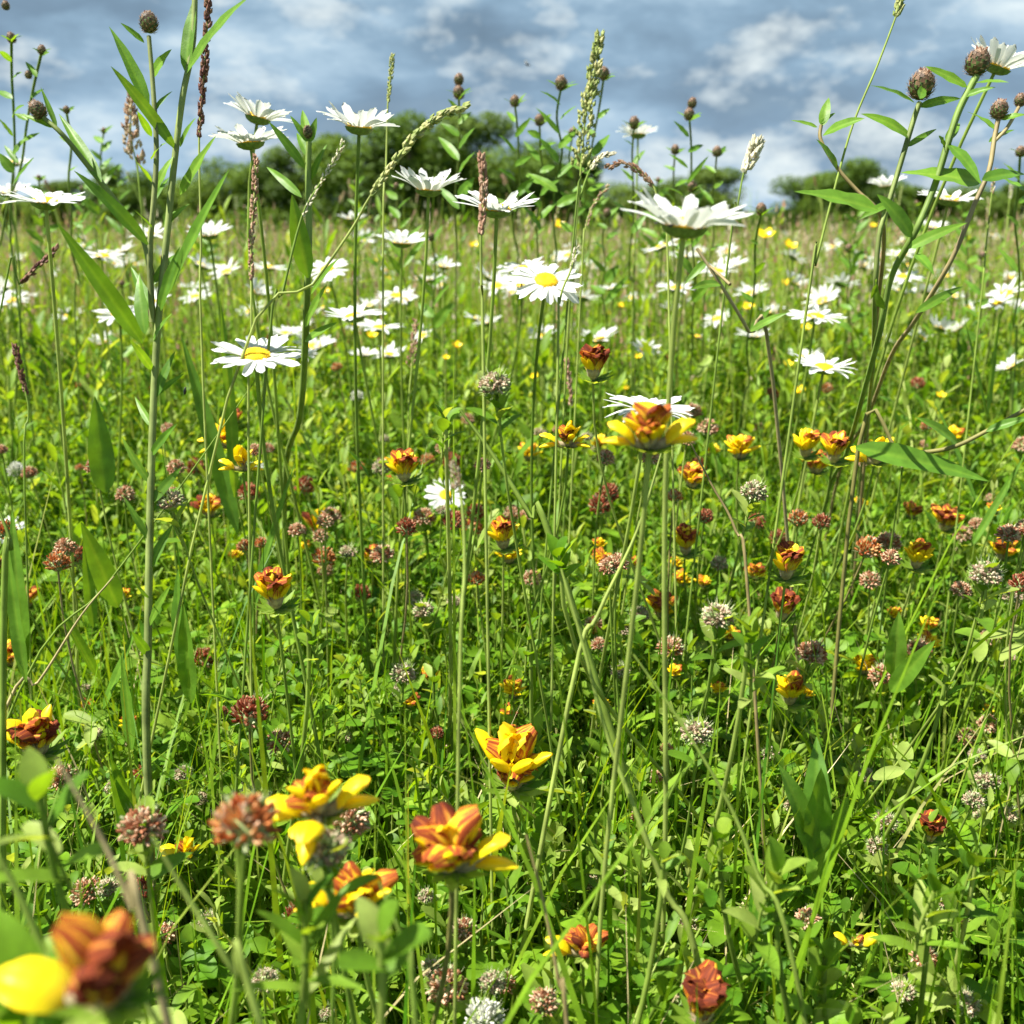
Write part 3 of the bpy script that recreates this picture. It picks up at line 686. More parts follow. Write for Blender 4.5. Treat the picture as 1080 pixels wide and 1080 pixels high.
H1 = [
 (272, 124, 76, -22, 14, .30, 'rear flower of the two touching daisies near the tall left knapweed, seen from behind'),
 (264, 150, 84, -8, -4, .22, 'front flower of the two touching daisies near the tall left knapweed'),
 (379, 134, 86, -4, 6, .50, 'high daisy with upswept petals left of the slanting green rye spike'),
 (452, 200, 80, -4, 3, .38, 'daisy with raised petals below the tip of the slanting rye spike'),
 (524, 221, 94, 0, 2, .20, 'daisy with a pink grass spike crossing its petals'),
 (722, 238, 138, -2, 4, .28, 'largest daisy, wide open on a straight stem with tiny beetles on its petals'),
 (270, 375, 98, 16, 5, .10, 'large daisy seen from above with its yellow disc showing, left of centre'),
 (576, 296, 80, 32, 6, -.06, 'daisy facing the viewer with curved ragged petals and full yellow disc'),
 (221, 248, 52, -4, -3, .32, 'small daisy with raised petals just right of the tall left knapweed stem'),
 (48, 213, 84, -4, 4, .12, 'broad flat daisy at the far left edge above the grass'),
 (14, 172, 40, 2, 6, .15, 'small daisy high at the far left edge against the sky'),
 (8, 203, 50, 0, -4, .15, 'daisy cut by the left edge beside the broad flat daisy'),
 (424, 256, 58, -3, 4, .25, 'crowded daisy head in front of the daisy with raised petals'),
 (374, 334, 64, 4, -6, .25, 'daisy with spread petals crossed by a curving stem'),
 (401, 346, 50, 6, 4, .25, 'low small daisy tucked under its crossed neighbour'),
 (345, 284, 48, 30, -8, .0, 'tilted daisy with the yellow disc visible beside the bent bright leaf'),
 (157, 248, 46, 12, 0, .2, 'daisy half hidden behind the tall left knapweed leaves'),
 (108, 270, 46, 8, 10, .1, 'daisy with one dry grass stalk lying across it'),
 (126, 331, 54, 14, 6, .12, 'daisy behind the long greyish knapweed leaf'),
 (682, 431, 96, 4, 4, .14, 'daisy close behind the yellow and rust vetch head'),
 (470, 522, 44, 38, 5, .08, 'little daisy turned to the viewer low in the clover'),
 (264, 494, 36, -25, 10, .45, 'small half open daisy below two yellow vetch heads'),
 (869, 388, 68, 8, 4, .25, 'daisy with a creased flat head right of the centre distance'),
 (849, 376, 40, -10, -4, .6, 'upright half closed daisy touching the creased flat one'),
 (860, 334, 60, 6, 2, .12, 'flat daisy right of the largest one at mid distance'),
 (1052, 70, 84, -12, 18, .42, 'high daisy at the top right beside the dark knapweed head'),
 (1001, 211, 68, 0, 6, .15, 'daisy under the broad knapweed leaf at the right'),
 (935, 196, 42, -10, -8, .4, 'daisy behind the straight right knapweed stem'),
 (673, 142, 46, -30, 0, .2, 'lone daisy high against the sky behind a knapweed bud'),
 (550, 284, 56, -2, -3, .2, 'daisy partly behind the ragged facing one'),
 (713, 304, 42, 10, 0, .2, 'small daisy behind the stem of the largest daisy'),
 (384, 374, 34, 5, 0, .3, 'small pale daisy under the crossed pair'),
 (205, 303, 32, 5, 0, .2, 'small daisy close by the right side of the left knapweed stem'),
 (418, 312, 44, 12, 3, .1, 'flat daisy right of the crossed pair'),
 (984, 240, 36, 8, 4, .2, 'small daisy left of the pale leaning right stem'),
 (4, 560, 42, 20, 0, .2, 'daisy clipped by the left edge halfway down'),
 (302, 352, 40, 0, 6, .3, 'small daisy peeping out behind the large disc daisy'),
 (371, 231, 34, 0, 4, .2, 'small daisy just left of the raised petal daisy stem'),
]
for i, a in enumerate(H1):
    daisy(a[0], a[1], a[2], a[3], a[4], a[5], a[6], hero=a[2] >= 42, n=random.choice([19, 21, 22, 24]))
# distant daisies: whole flower and stem each a thing, too small to show parts
FARL = ['distant white oxeye daisy, one of many tiny blooms in the far meadow', 'smallish white oxeye daisy among the grass of the middle distance']
STEM_FAR = {}
mb = MB(); tube(mb, [(0, 0, 0), (.006, .003, .35), (.003, .0, .7), (0, 0, 1)], [.0016, .0015, .0013, .0012], 5, 'stem'); SF = mb.mesh('stem')
cnt = 0; rr_ = random.Random(5)
while cnt < 258:
    py = 232 + 175 * rr_.random() ** 1.5; px = rr_.uniform(-60, 1140)
    if px < 560 and py > 350 and rr_.random() < .65: continue
    z = rr_.uniform(.35, .50); d = d_for_z(py, z)
    if d < 1.25 or d > 18: continue
    h = P(px, py, d); b = foot(h); root = empty('oxeye_daisy', b); v = rr_.randrange(6)
    ax = Vector((rr_.gauss(0, .3), rr_.uniform(-.55, .3), 1)); s = rr_.uniform(.8, 1.2) * (1 + .03 * d)
    link('flower_head', FARD[v], root, M=frame(h - b, ax, rr_.uniform(0, 6), s))
    st = link('stem', SF, root); dirv = (h - b - ax.normalized() * .003)
    st.matrix_local = Matrix.Translation((0, 0, 0)) @ dirv.to_track_quat('Z', 'Y').to_matrix().to_4x4() @ Matrix.Diagonal((1 + .15 * d, 1 + .15 * d, dirv.length, 1))
    far = d > 4.5
    tag(root, FARL[0] if far else FARL[1], 'daisy', 'far daisies dotted over the field' if far else 'daisies of the middle distance')
    cnt += 1

# ------------------------------------------------------------------ kidney vetch
def ellipsoid(mb, c, ax, rads, mat, n=8, m=6, rnd=None, tz=(0, 1)):
    M = np.array(frame(Vector(c), ax))[:3, :3]
    th = np.linspace(0, PI, m); ph = np.linspace(0, 2 * PI, n, endpoint=False)
    X = np.sin(th)[:, None] * np.cos(ph) * rads[0]; Y = np.sin(th)[:, None] * np.sin(ph) * rads[1]; Z = (-np.cos(th)[:, None] + 0 * ph[None]) * rads[2]
    V = np.stack([X, Y, Z], -1).reshape(-1, 3) @ M.T + np.array(c)
    i = np.arange(m - 1)[:, None] * n; j = np.arange(n)[None]; j2 = (j + 1) % n
    mb.add(V, np.stack([i + j, i + j2, i + n + j2, i + n + j], -1).reshape(-1, 4), mat=mat, rnd=rnd, t=np.repeat(np.linspace(tz[0], tz[1], m), n))
def floret_mb(kind, seed, calyx=True):
    """one pea flower along +Z, keel side towards +X; about 15 mm"""
    r = random.Random(seed); mb = MB(); mt = {'Y': 'vy', 'O': 'vo', 'B': 'vb'}[kind]
    # keel and wings: a flattened pouch with its two lobes
    op = {'Y': 1.0, 'O': .5, 'B': .3}[kind]
    rows, m = 9, 9; t = np.linspace(0, 1, rows)
    # keel and wings: a closed flattened pouch leaning outwards
    sp = bez((0.0002, 0, .0055), (.0014, 0, .0105), (.0018 + .0032 * op, 0, .0150 + .0008 * op), rows)
    T = norm(np.gradient(sp, axis=0)); Yd = np.array([0, 1.0, 0])[None]; Nn = np.cross(T, Yd)
    env = np.sin(PI * (0.10 + .88 * t)) ** .65; an = np.linspace(0, 2 * PI, m, endpoint=False)
    wv = (.0012 + .0014 * op) * env; th = (.0009 + .0005 * op) * env
    V = sp[:, None] + Yd[None] * (np.sin(an)[None, :] * wv[:, None])[..., None] + Nn[:, None] * (np.cos(an)[None, :] * th[:, None])[..., None]
    a_ = np.arange(rows - 1)[:, None] * m; b_ = np.arange(m)[None]; b2 = (b_ + 1) % m
    mb.add(V, np.stack([a_ + b_, a_ + b2, a_ + m + b2, a_ + m + b_], -1).reshape(-1, 4), mat='vy' if kind != 'B' else 'vo', rnd=np.tile(np.sin(an) * .5, rows) + r.random(), t=np.repeat(t * .8, m))
    # banner: a hood wrapped round the back of the pouch, open to the outside
    if kind == 'Y': sp = bez((-.0002, 0, .0050), (-.0018, 0, .0115), (-.0016, 0, .0178), rows)
    else: sp = bez((-.0002, 0, .0050), (-.0034, 0, .0120), (.0022, 0, .0182), rows)
    wrap = {'Y': 1.25, 'O': 1.75, 'B': 2.0}[kind] * (1 - .25 * t); Rr = (.0007 + .0028 * np.sqrt(np.maximum(0, 1 - ((t - .5) / .525) ** 2))) * (.8 + .3 * op); u = np.linspace(-1, 1, 9)
    A = u[None] * wrap[:, None]; wv2 = .16 * np.sin(u * 9 + r.uniform(0, 6))[None] * t[:, None] + .07 * np.sin(t * 23 + r.uniform(0, 6))[:, None]
    X = sp[:, 0, None] - np.cos(A) * Rr[:, None] * (1 + wv2) + .0008; Yv = np.sin(A) * Rr[:, None] * (1.25 + wv2); Z = sp[:, 2, None] - .0012 * (u[None] ** 2) * t[:, None]
    mb.add(np.stack([X, Yv, Z], -1), grid_q(rows, 9), mat=mt, rnd=np.tile((u + 1) / 2, rows) + r.random(), t=np.clip(np.repeat(t, 9) * .85 + np.tile(np.abs(u) * .15, rows), 0, 1))
    return mb
def calyx_mb(seed, hairs=34):
    r = random.Random(seed); mb = MB()
    ellipsoid(mb, (0, 0, .0042), (0, 0, 1), (.0021, .0019, .0048), 'calyx', 8, 6, .3)
    for k in range(hairs):
        a = r.uniform(0, 6.28); z = r.uniform(.001, .0085); q = math.sqrt(max(.05, 1 - ((z - .0042) / .0048) ** 2)) * .002
        c = np.array([math.cos(a) * q, math.sin(a) * q, z]); d = np.array([math.cos(a) * r.uniform(.3, 1), math.sin(a) * r.uniform(.3, 1), r.uniform(.5, 1.3)]) * .0022
        sd2 = np.array([-math.sin(a), math.cos(a), 0]) * .00013
        mb.add([c - sd2, c + sd2, c + d], T=[(0, 1, 2)], mat='calyx', rnd=r.random())
    return mb
FLO = {k: [floret_mb(k, i * 3 + 1) for i in range(3)] for k in 'YOB'}
FLO_ME = {k: [m.mesh('floret') for m in v] for k, v in FLO.items()}
CAL = [calyx_mb(i) for i in range(3)]; CAL_ME = [c.mesh('calyx') for c in CAL]
def ring_dirs(n, r, spread=1.0):
    """florets of a head: (outward tilt, azimuth)"""
    out = []
    for k in range(n):
        f = math.sqrt((k + .6) / n); out.append((min(.85, (f * .56 + r.uniform(-.1, .1)) * spread), k * 2.39996 + r.uniform(-.2, .2)))
    return out
def floret_M(tilt, az, s=1.0, r=random):
    d = Vector((math.sin(tilt) * math.cos(az), math.sin(tilt) * math.sin(az), math.cos(tilt)))
    # keel (+X) faces outwards
    X = Vector((math.cos(tilt) * math.cos(az), math.cos(tilt) * math.sin(az), -math.sin(tilt))); Y = d.cross(X)
    R = Matrix((X, Y, d)).transposed().to_4x4()
    return Matrix.Translation(d * .0012) @ R @ Matrix.Rotation(r.uniform(-.3, .3), 4, 'Z') @ Matrix.Rotation(r.uniform(-.1, .1), 4, 'Y') @ Matrix.Diagonal((s, s, s, 1))
def head_mb(types, seed, n=9, spread=1.0):
    r = random.Random(seed); mb = MB(); n = 12
    for k, (ti, az) in enumerate(ring_dirs(n, r, spread)):
        ty = types[k % len(types)]; M = floret_M(ti, az, r.uniform(.85, 1.05), r)
        mb.merge(FLO[ty][r.randrange(3)], M); mb.merge(CAL[r.randrange(3)], M)
    return mb
VHEAD = {}
for key, tys in {'YO': 'YOBO', 'OO': 'OBOY', 'OB': 'OBBO', 'BB': 'BBO', 'YY': 'YYO'}.items():
    VHEAD[key] = [head_mb(tys, 50 + i, 8).mesh('flower_head') for i in range(2)]
def bract_mb():
    mb = MB()
    for k in range(7):
        a = -1.5 + k * .5; leaflet(mb, .011, .0038, a, 'herb', fold=.3, droop=-.25, rows=5, lift=.1, prof='lance')
    for k in range(5):
        leaflet(mb, .009, .0034, 3.14 - 1 + k * .5, 'herb', fold=.3, droop=-.25, rows=5, lift=.15, prof='lance')
    return mb
BRACT = bract_mb().mesh('bract')
def vetch_leaf(root, b, h):
    f = random.uniform(.15, .55); c = Vector(b).lerp(Vector(h), f); an = random.uniform(0, 6.28)
    mb = MB(); dirv = np.array([math.cos(an), math.sin(an), .75]); dirv /= np.linalg.norm(dirv); Ll = .045
    c0 = np.array(c - root.location); sp = bez(c0, c0 + dirv * Ll * .5 + np.array([0, 0, .006]), c0 + dirv * Ll, 8)
    tube(mb, sp, .0005, 4, 'stem')
    for k in range(1, 5):
        q = sp[k + 2] if k < 4 else sp[-1]; side = np.array([-math.sin(an), math.cos(an), .2])
        for sgn in ((-1, 1) if k < 4 else (0,)):
            dd = side * sgn + dirv * (.7 if sgn else 1); dd /= np.linalg.norm(dd); L1 = .012 if sgn else .018
            strip(mb, bez(q, q + dd * L1 * .5 + np.array([0, 0, .001]), q + dd * L1, 5), .005, (0, 0, 1), 'herb', cols=3, prof='oval', fold=.3)
    link('leaf', mb.mesh('leaf'), root)
GV = 'yellow and rust kidney vetch heads in the clover'
def vetch(px, py, wpx, key='OO', lab=None, flo=None, size=None, tc=12, tsd=0, dxy=None, cat='vetch', d=None, n=14, leaves=1, mat='stem'):
    """flo: explicit florets [(type, tilt deg, azimuth deg from +X towards the camera=-90, scale)]"""
    if size is None: size = .033 if wpx > 60 else (.027 if wpx > 30 else .024)
    if d is None: d = fit(px, py, size * F / wpx)
    unit = .0200
    if flo:
        xs = [.0172 * f[3] * math.sin(math.radians(f[1] if f[0] == 'Y' and f[1] > 60 else f[1] * .55)) * math.cos(math.radians(f[2])) for f in flo]
        unit = max(.0205, (max(xs) - min(xs) + .005) * .95)
    s = wpx * d / F / unit * (1.22 if flo else 1.0); h = P(px, py, d) - Vector((0, 0, .010 * s))
    b = foot(h) if dxy is None else foot(h, *dxy)
    root = empty('kidney_vetch', b); axis = Vector((math.sin(math.radians(tsd)), -math.sin(math.radians(tc)), 1)).normalized()
    stem_obj(root, b, h, axis, .0010, .0008 if wpx < 60 else .0011, mat, n=7)
    M = frame(h - b, axis, 0, s)
    if flo or wpx > 34:
        fh = link('flower_head', BRACT, root, M=M)
        r = random.Random(px * 7 + py); explicit = bool(flo) and wpx > 34
        if not flo:
            tys = {'YO': 'YOBO', 'OO': 'OBOY', 'OB': 'OBBO', 'BB': 'BBO', 'YY': 'YYO'}[key]
            flo = [(tys[k % len(tys)], math.degrees(ti), math.degrees(az), 1) for k, (ti, az) in enumerate(ring_dirs(n, r))]
        if explicit:                                   # older florets fill the crown between the open ones
            flo = list(flo) + [(r.choice('OOB'), r.uniform(12, 66), r.uniform(0, 360), r.uniform(.75, .95)) for _ in range(11 if flo[0][0] != 'Y' or 'O' in [f[0] for f in flo] else 2)]
        for ty, ti, az, s2 in flo:
            M2 = floret_M(math.radians(ti if ty == 'Y' and ti > 60 else ti * .55), math.radians(az), s2 * r.uniform(.9, 1.05) * (.84 if explicit and ty != 'Y' else .92), r)
            fo = link('floret', FLO_ME[ty][r.randrange(3)], fh, M=M2)
            link('calyx', CAL_ME[r.randrange(3)], fh, M=M2)
    else:
        link('flower_head', random.choice(VHEAD[key]), root, M=frame(h - b, axis, random.uniform(0, 6.28), s))
        link('bract', BRACT, root, M=M)
    for q in range(leaves): vetch_leaf(root, b, h)
    tag(root, lab, cat, GV)
    return root
c_ = -90   # azimuth that looks at the camera
V = [
 (108, 1006, 170, 'OO', 'large blurred vetch head at the bottom left, yellow lip left and rust florets right',
   [('Y', 82, 175, 1.15), ('O', 14, 190, 1.25), ('B', 22, -20, 1.2), ('B', 48, -60, 1.05), ('B', 55, -100, .9), ('O', 30, 60, 1.1), ('B', 62, 10, 1.0), ('B', 35, -70, 1.1)]),
 (38, 768, 56, 'OO', 'rust vetch head with yellow rim at the left edge above the largest blurred one',
   [('B', 50, -90, 1.1), ('O', 20, -30, 1.2), ('Y', 55, 180, 1.0), ('Y', 25, 60, 1.15), ('B', 45, -130, 1.0), ('B', 40, -45, 1.0), ('B', 60, 0, .9)]),
 (336, 830, 106, 'YY', 'bright all yellow vetch head with its florets spread like fingers',
   [('Y', 75, 185, 1.05), ('Y', 32, 200, 1.05), ('Y', 70, -95, 1.15), ('Y', 35, -70, 1.1), ('Y', 28, -10, 1.1), ('Y', 62, 8, 1.15), ('O', 18, 80, 1), ('Y', 85, -110, .9)]),
 (198, 890, 40, 'YY', 'small yellow vetch flower with forked lips left of the blurred rust clover', [('Y', 75, 175, 1.2), ('Y', 40, -10, 1.1), ('Y', 60, -60, .9), ('Y', 20, 150, 1)]),
 (476, 880, 100, 'OO', 'round orange and rust vetch head on a dark stem, one floret at its right',
   [('O', 40, 190, 1.1), ('O', 60, -110, 1.1), ('Y', 30, -95, 1.0), ('O', 45, -70, 1.0), ('B', 15, 120, 1.1), ('O', 22, -170, 1.1), ('Y', 62, -12, 1.1), ('O', 26, 5, 1.35), ('B', 60, 160, 1), ('O', 72, -150, .95), ('O', 20, 30, 1)]),
 (540, 796, 68, 'OO', 'orange and yellow tulip shaped vetch head on a thick pale stem',
   [('O', 32, 190, 1.2), ('Y', 34, -120, 1.2), ('Y', 24, -70, 1.2), ('Y', 36, -20, 1.25), ('O', 16, 20, 1.3), ('Y', 30, 160, 1.2), ('O', 40, 90, 1)]),
 (374, 930, 96, 'YO', 'blurred yellow vetch head half covered by a green leaf',
   [('Y', 62, 185, 1), ('O', 35, 180, 1.0), ('O', 15, -90, 1), ('Y', 55, -60, 1), ('Y', 42, -10, .95), ('O', 60, 10, 1.0)]),
 (616, 988, 58, 'OO', 'rust vetch head with two yellow lobes low in the middle bottom', [('Y', 66, 180, 1.2), ('B', 40, 200, 1.1), ('O', 20, 150, 1.1), ('O', 22, 20, 1.1), ('O', 50, -10, 1.15), ('B', 60, -90, .9), ('Y', 60, 0, .9)]),
 (740, 1048, 78, 'BB', 'faded dark rust vetch head cut by the bottom edge', None),
 (686, 444, 94, 'YO', 'sharp vetch head with rust centre and yellow lobe each side, in front of a daisy',
   [('Y', 66, 178, 1.1), ('Y', 45, 190, 1.0), ('O', 18, 185, 1.1), ('B', 8, -60, 1.1), ('O', 22, -15, 1.1), ('Y', 61, 2, 1.1), ('O', 48, -80, .95), ('Y', 40, -60, .85), ('B', 50, 100, 1)]),
 (626, 380, 44, 'OB', 'tall orange rust vetch head standing highest in the middle of the meadow', None),
 (600, 456, 46, 'YO', 'yellow vetch head left of the sharp yellow lobed one', [('Y', 70, 178, 1.2), ('O', 28, 185, 1.1), ('Y', 40, -80, 1.2), ('Y', 25, -10, 1.2), ('Y', 65, -30, 1.0)]),
 (426, 489, 42, 'YO', 'yellow orange vetch head beside a faded grey clover left of centre', None),
 (240, 456, 36, 'YY', 'yellow vetch flower, upper one of the two above the half open daisy', [('Y', 74, 190, 1.1), ('Y', 30, 150, 1.2), ('O', 30, 0, 1.1), ('Y', 60, -80, .9)]),
 (255, 483, 44, 'YY', 'yellow vetch head touching the half open daisy', [('Y', 70, 185, 1.1), ('Y', 30, -90, 1.3), ('Y', 25, 20, 1.2), ('Y', 70, 0, 1.1)]),
 (221, 532, 28, 'YO', 'little yellow vetch head left of the dark maroon clover pair', None),
 (337, 553, 26, 'YY', 'single rounded yellow vetch flower with a rust bud at its left', [('Y', 50, -60, 1.7), ('B', 40, 180, 1.3), ('Y', 40, 0, 1.4)]),
 (290, 618, 54, 'YO', 'yellow and orange vetch head behind a hairy green shoot, left of centre', None),
 (531, 560, 42, 'YO', 'yellow orange vetch head beside two brown clover heads in the centre', None),
 (537, 582, 26, 'YY', 'small yellow vetch flower just under the central orange one', None),
 (723, 568, 38, 'YO', 'yellow tipped vetch head right of the small maroon clovers in the middle', None),
 (830, 590, 48, 'YO', 'untidy yellow vetch head with drooping lips right of the centre', None),
 (850, 465, 38, 'YY', 'left flower of the touching row of yellow vetch heads at the right', None),
 (880, 470, 40, 'YO', 'middle flower of the touching row of yellow vetch heads at the right', None),
 (924, 474, 42, 'YY', 'two cupped yellow vetch flowers joined on one straight stem at the right', [('Y', 66, 180, 1.2), ('Y', 40, 170, 1.1), ('Y', 28, -60, 1.2), ('Y', 48, -10, 1.2), ('Y', 20, 60, 1.0)]),
 (861, 486, 28, 'OB', 'little rust vetch head hanging under the touching yellow row', None),
 (967, 582, 40, 'YY', 'plain yellow vetch flower with spread lips right of the brown clovers', None),
 (1058, 576, 30, 'YO', 'vetch flower near the right edge, half yellow and half orange', None),
 (698, 637, 32, 'OO', 'orange vetch bud pair above the lilac faded clover', None),
 (912, 699, 26, 'YY', 'small squarish yellow vetch flower beside a faded brown clover', None),
 (834, 724, 44, 'YY', 'ragged yellow vetch flower with small orange lobes low at the right', None),
 (979, 676, 22, 'YY', 'tiny yellow vetch flower on top of a brown clover at the right', None),
 (902, 988, 42, 'YY', 'two winged yellow vetch flower low in the bottom right clover', [('Y', 62, 172, 1.3), ('Y', 62, 5, 1.3), ('Y', 40, -90, .7)]),
 (541, 725, 24, 'YY', 'small yellow vetch flower above the tulip shaped head', None),
 (998, 545, 32, 'OB', 'pale rust striped vetch bud on a straight stem at the right', None),
 (825, 636, 40, 'BB', 'rust red vetch head on a brown stem in the right middle', None),
 (10, 688, 30, 'OO', 'blurred orange vetch head cut by the left edge', None),
 (27, 629, 28, 'OB', 'small rust vetch bud near the left edge', None),
 (981, 870, 40, 'BB', 'faded rust and grey vetch head low at the right', None),
 (132, 626, 14, 'YY', 'tiny yellow vetch bud left of the tall brown stem', None),
 (634, 588, 22, 'OO', 'small orange vetch head right of the palmate green leaf', None),
 (780, 470, 30, 'YY', 'yellow vetch flower behind the dark slanting stem', None),
 (730, 500, 30, 'OO', 'low orange vetch head under the dark slanting stem', None),
 (1006, 457, 18, 'YY', 'round yellow vetch flower above the brown lying stem', None),
 (751, 474, 16, 'YY', 'small flat yellow vetch flower left of the one behind the slanting stem', None),
 (632, 466, 18, 'YY', 'small yellow vetch flower right of the tall orange rust stem', None),
 (557, 475, 22, 'YY', 'narrow yellow vetch flower beside the thick slanting green stem', None),
 (404, 490, 16, 'OO', 'tiny orange vetch bud left of the yellow orange head', None),
 (668, 446, 14, 'OO', 'tiny orange vetch bud behind the sharp lobed head', None),
 (797, 602, 20, 'OO', 'small orange vetch bud left of the untidy yellow head', None),
 (852, 730, 14, 'YY', 'tiny yellow flower beside the ragged yellow vetch', None),
]
for a in V:
    vetch(a[0], a[1], a[2], a[3], a[4], a[5], leaves=1 if a[2] > 25 else 0, mat='stem_brown' if a[4].find('brown stem') > 0 or a[4].find('dark stem') > 0 else 'stem')

rr_ = random.Random(41)
for i in range(26):
    px, py = rr_.uniform(10, 1070), rr_.uniform(430, 760); vetch(px, py, rr_.uniform(12, 20), rr_.choice(['YY', 'YY', 'YO', 'OB']), 'little yellow or rust vetch bud half hidden among the clover leaves', d=fit(px, py, rr_.uniform(.8, 1.4), .01), leaves=0)
# ------------------------------------------------------------------ clover heads
def clover_head(mat, seed, n=150, flat=1.0, tuft=1.0, hair=30):
    r = random.Random(seed); mb = MB()
    ellipsoid(mb, (0, 0, .006), (0, 0, 1), (.0062, .0062, .0062 * flat), 'c_core', 10, 7, .3)
    for k in range(n):
        f = (k + .5) / n; th = f * 2.0 + r.uniform(-.1, .1); az = k * 2.39996 + r.uniform(-.15, .15)
        d = np.array([math.sin(th) * math.cos(az), math.sin(th) * math.sin(az), math.cos(th) * flat])
        b = np.array([0, 0, .006]) + d * .0052; up = np.array([0, 0, .45])
        Lf = r.uniform(.0028, .0052) * tuft; d2 = d + up + np.array([r.uniform(-.25, .25) for _ in range(3)]); d2 /= np.linalg.norm(d2)
        d3 = d2 + np.array([r.uniform(-.6, .6), r.uniform(-.6, .6), r.uniform(-.7, .3) if mat in ('c_pink', 'c_grey') else .5]); d3 /= np.linalg.norm(d3)
        mid = b + d2 * Lf * .55; tip = mid + d3 * Lf * .45
        tube(mb, [b, mid, tip], [.0006, .00085, .00048], 5, mat if r.random() > (.35 if mat == 'c_grey' else .12) else 'c_core', rnd=r.random())
    for k in range(hair):
        th = r.uniform(.3, 2.2); az = r.uniform(0, 6.28); d = np.array([math.sin(th) * math.cos(az), math.sin(th) * math.sin(az), math.cos(th)])
        b = np.array([0, 0, .006]) + d * .006; q = np.cross(d, [0, 0, 1]); q = q / (np.linalg.norm(q) + 1e-9) * .00022
        mb.add([b - q, b + q, b + (d + np.array([0, 0, .4])) * .0048], T=[(0, 1, 2)], mat='c_core', rnd=.6 + .4 * r.random())
    return mb.mesh('flower_head')
CH = {'red': [clover_head('c_red', 1, 130, 1.25, 1.2), clover_head('c_red', 2, 120, 1.0)],
      'pink': [clover_head('c_pink', 3), clover_head('c_pink', 4, 150, .8)],
      'rust': [clover_head('c_rust', 9, 110, .9, 1.1), clover_head('c_rust', 10, 100, .8, 1.1)],
      'grey': [clover_head('c_grey', 5, 190, .62, .85, 60), clover_head('c_grey', 6, 180, .8, .85, 60)],
      'white': [clover_head('c_white', 7, 110, .9, 1.0), clover_head('c_white', 8, 100, 1)]}
CLEAF = [trifoliate('herb', .019, .009, 7, 91).mesh('leaf'), trifoliate('clover', .015, .010, 6, 92).mesh('leaf')]
BSPRAY = [spray(70 + i, 9, .020, .008, .03, rows=6).mesh('leafy_bract') for i in range(3)]
GC = 'clover heads in the near meadow'
def clover(px, py, wpx, kind, lab, size=None, tc=8, d=None, bract=None, group=GC):
    if size is None: size = .024 if kind != 'grey' else .022
    if d is None: d = fit(px, py, size * F / wpx, .015)
    h = P(px, py, d) - Vector((0, 0, .007)); b = foot(h); s = wpx * d / F / .0228
    root = empty('clover', b); ax = Vector((random.uniform(-.2, .2), -math.sin(math.radians(tc)) + random.uniform(-.1, .1), 1)).normalized()
    stem_obj(root, b, h, ax, .0009, .0007, 'stem_brown' if kind in ('red', 'rust') and random.random() < .4 else 'stem', n=6, k=9, bow=.015)
    link('flower_head', random.choice(CH[kind]), root, M=frame(h - b, ax, random.uniform(0, 6.28), s))
    if bract or (bract is None and kind in ('grey', 'pink') and wpx > 22):
        link('leafy_bract', random.choice(BSPRAY), root, M=frame(h - b + ax * .006 * s, ax, random.uniform(0, 6.28), s * .9))
    for q in range(1 if wpx > 18 else 0):
        f = random.uniform(.45, .8); c = (h - b) * f; an = random.uniform(0, 6.28)
        link('leaf', CLEAF[random.randrange(2)], root, M=frame(c, (math.cos(an) * .5, math.sin(an) * .5, 1), random.uniform(0, 6), 1.0))
    tag(root, lab, 'clover', group)
    return root
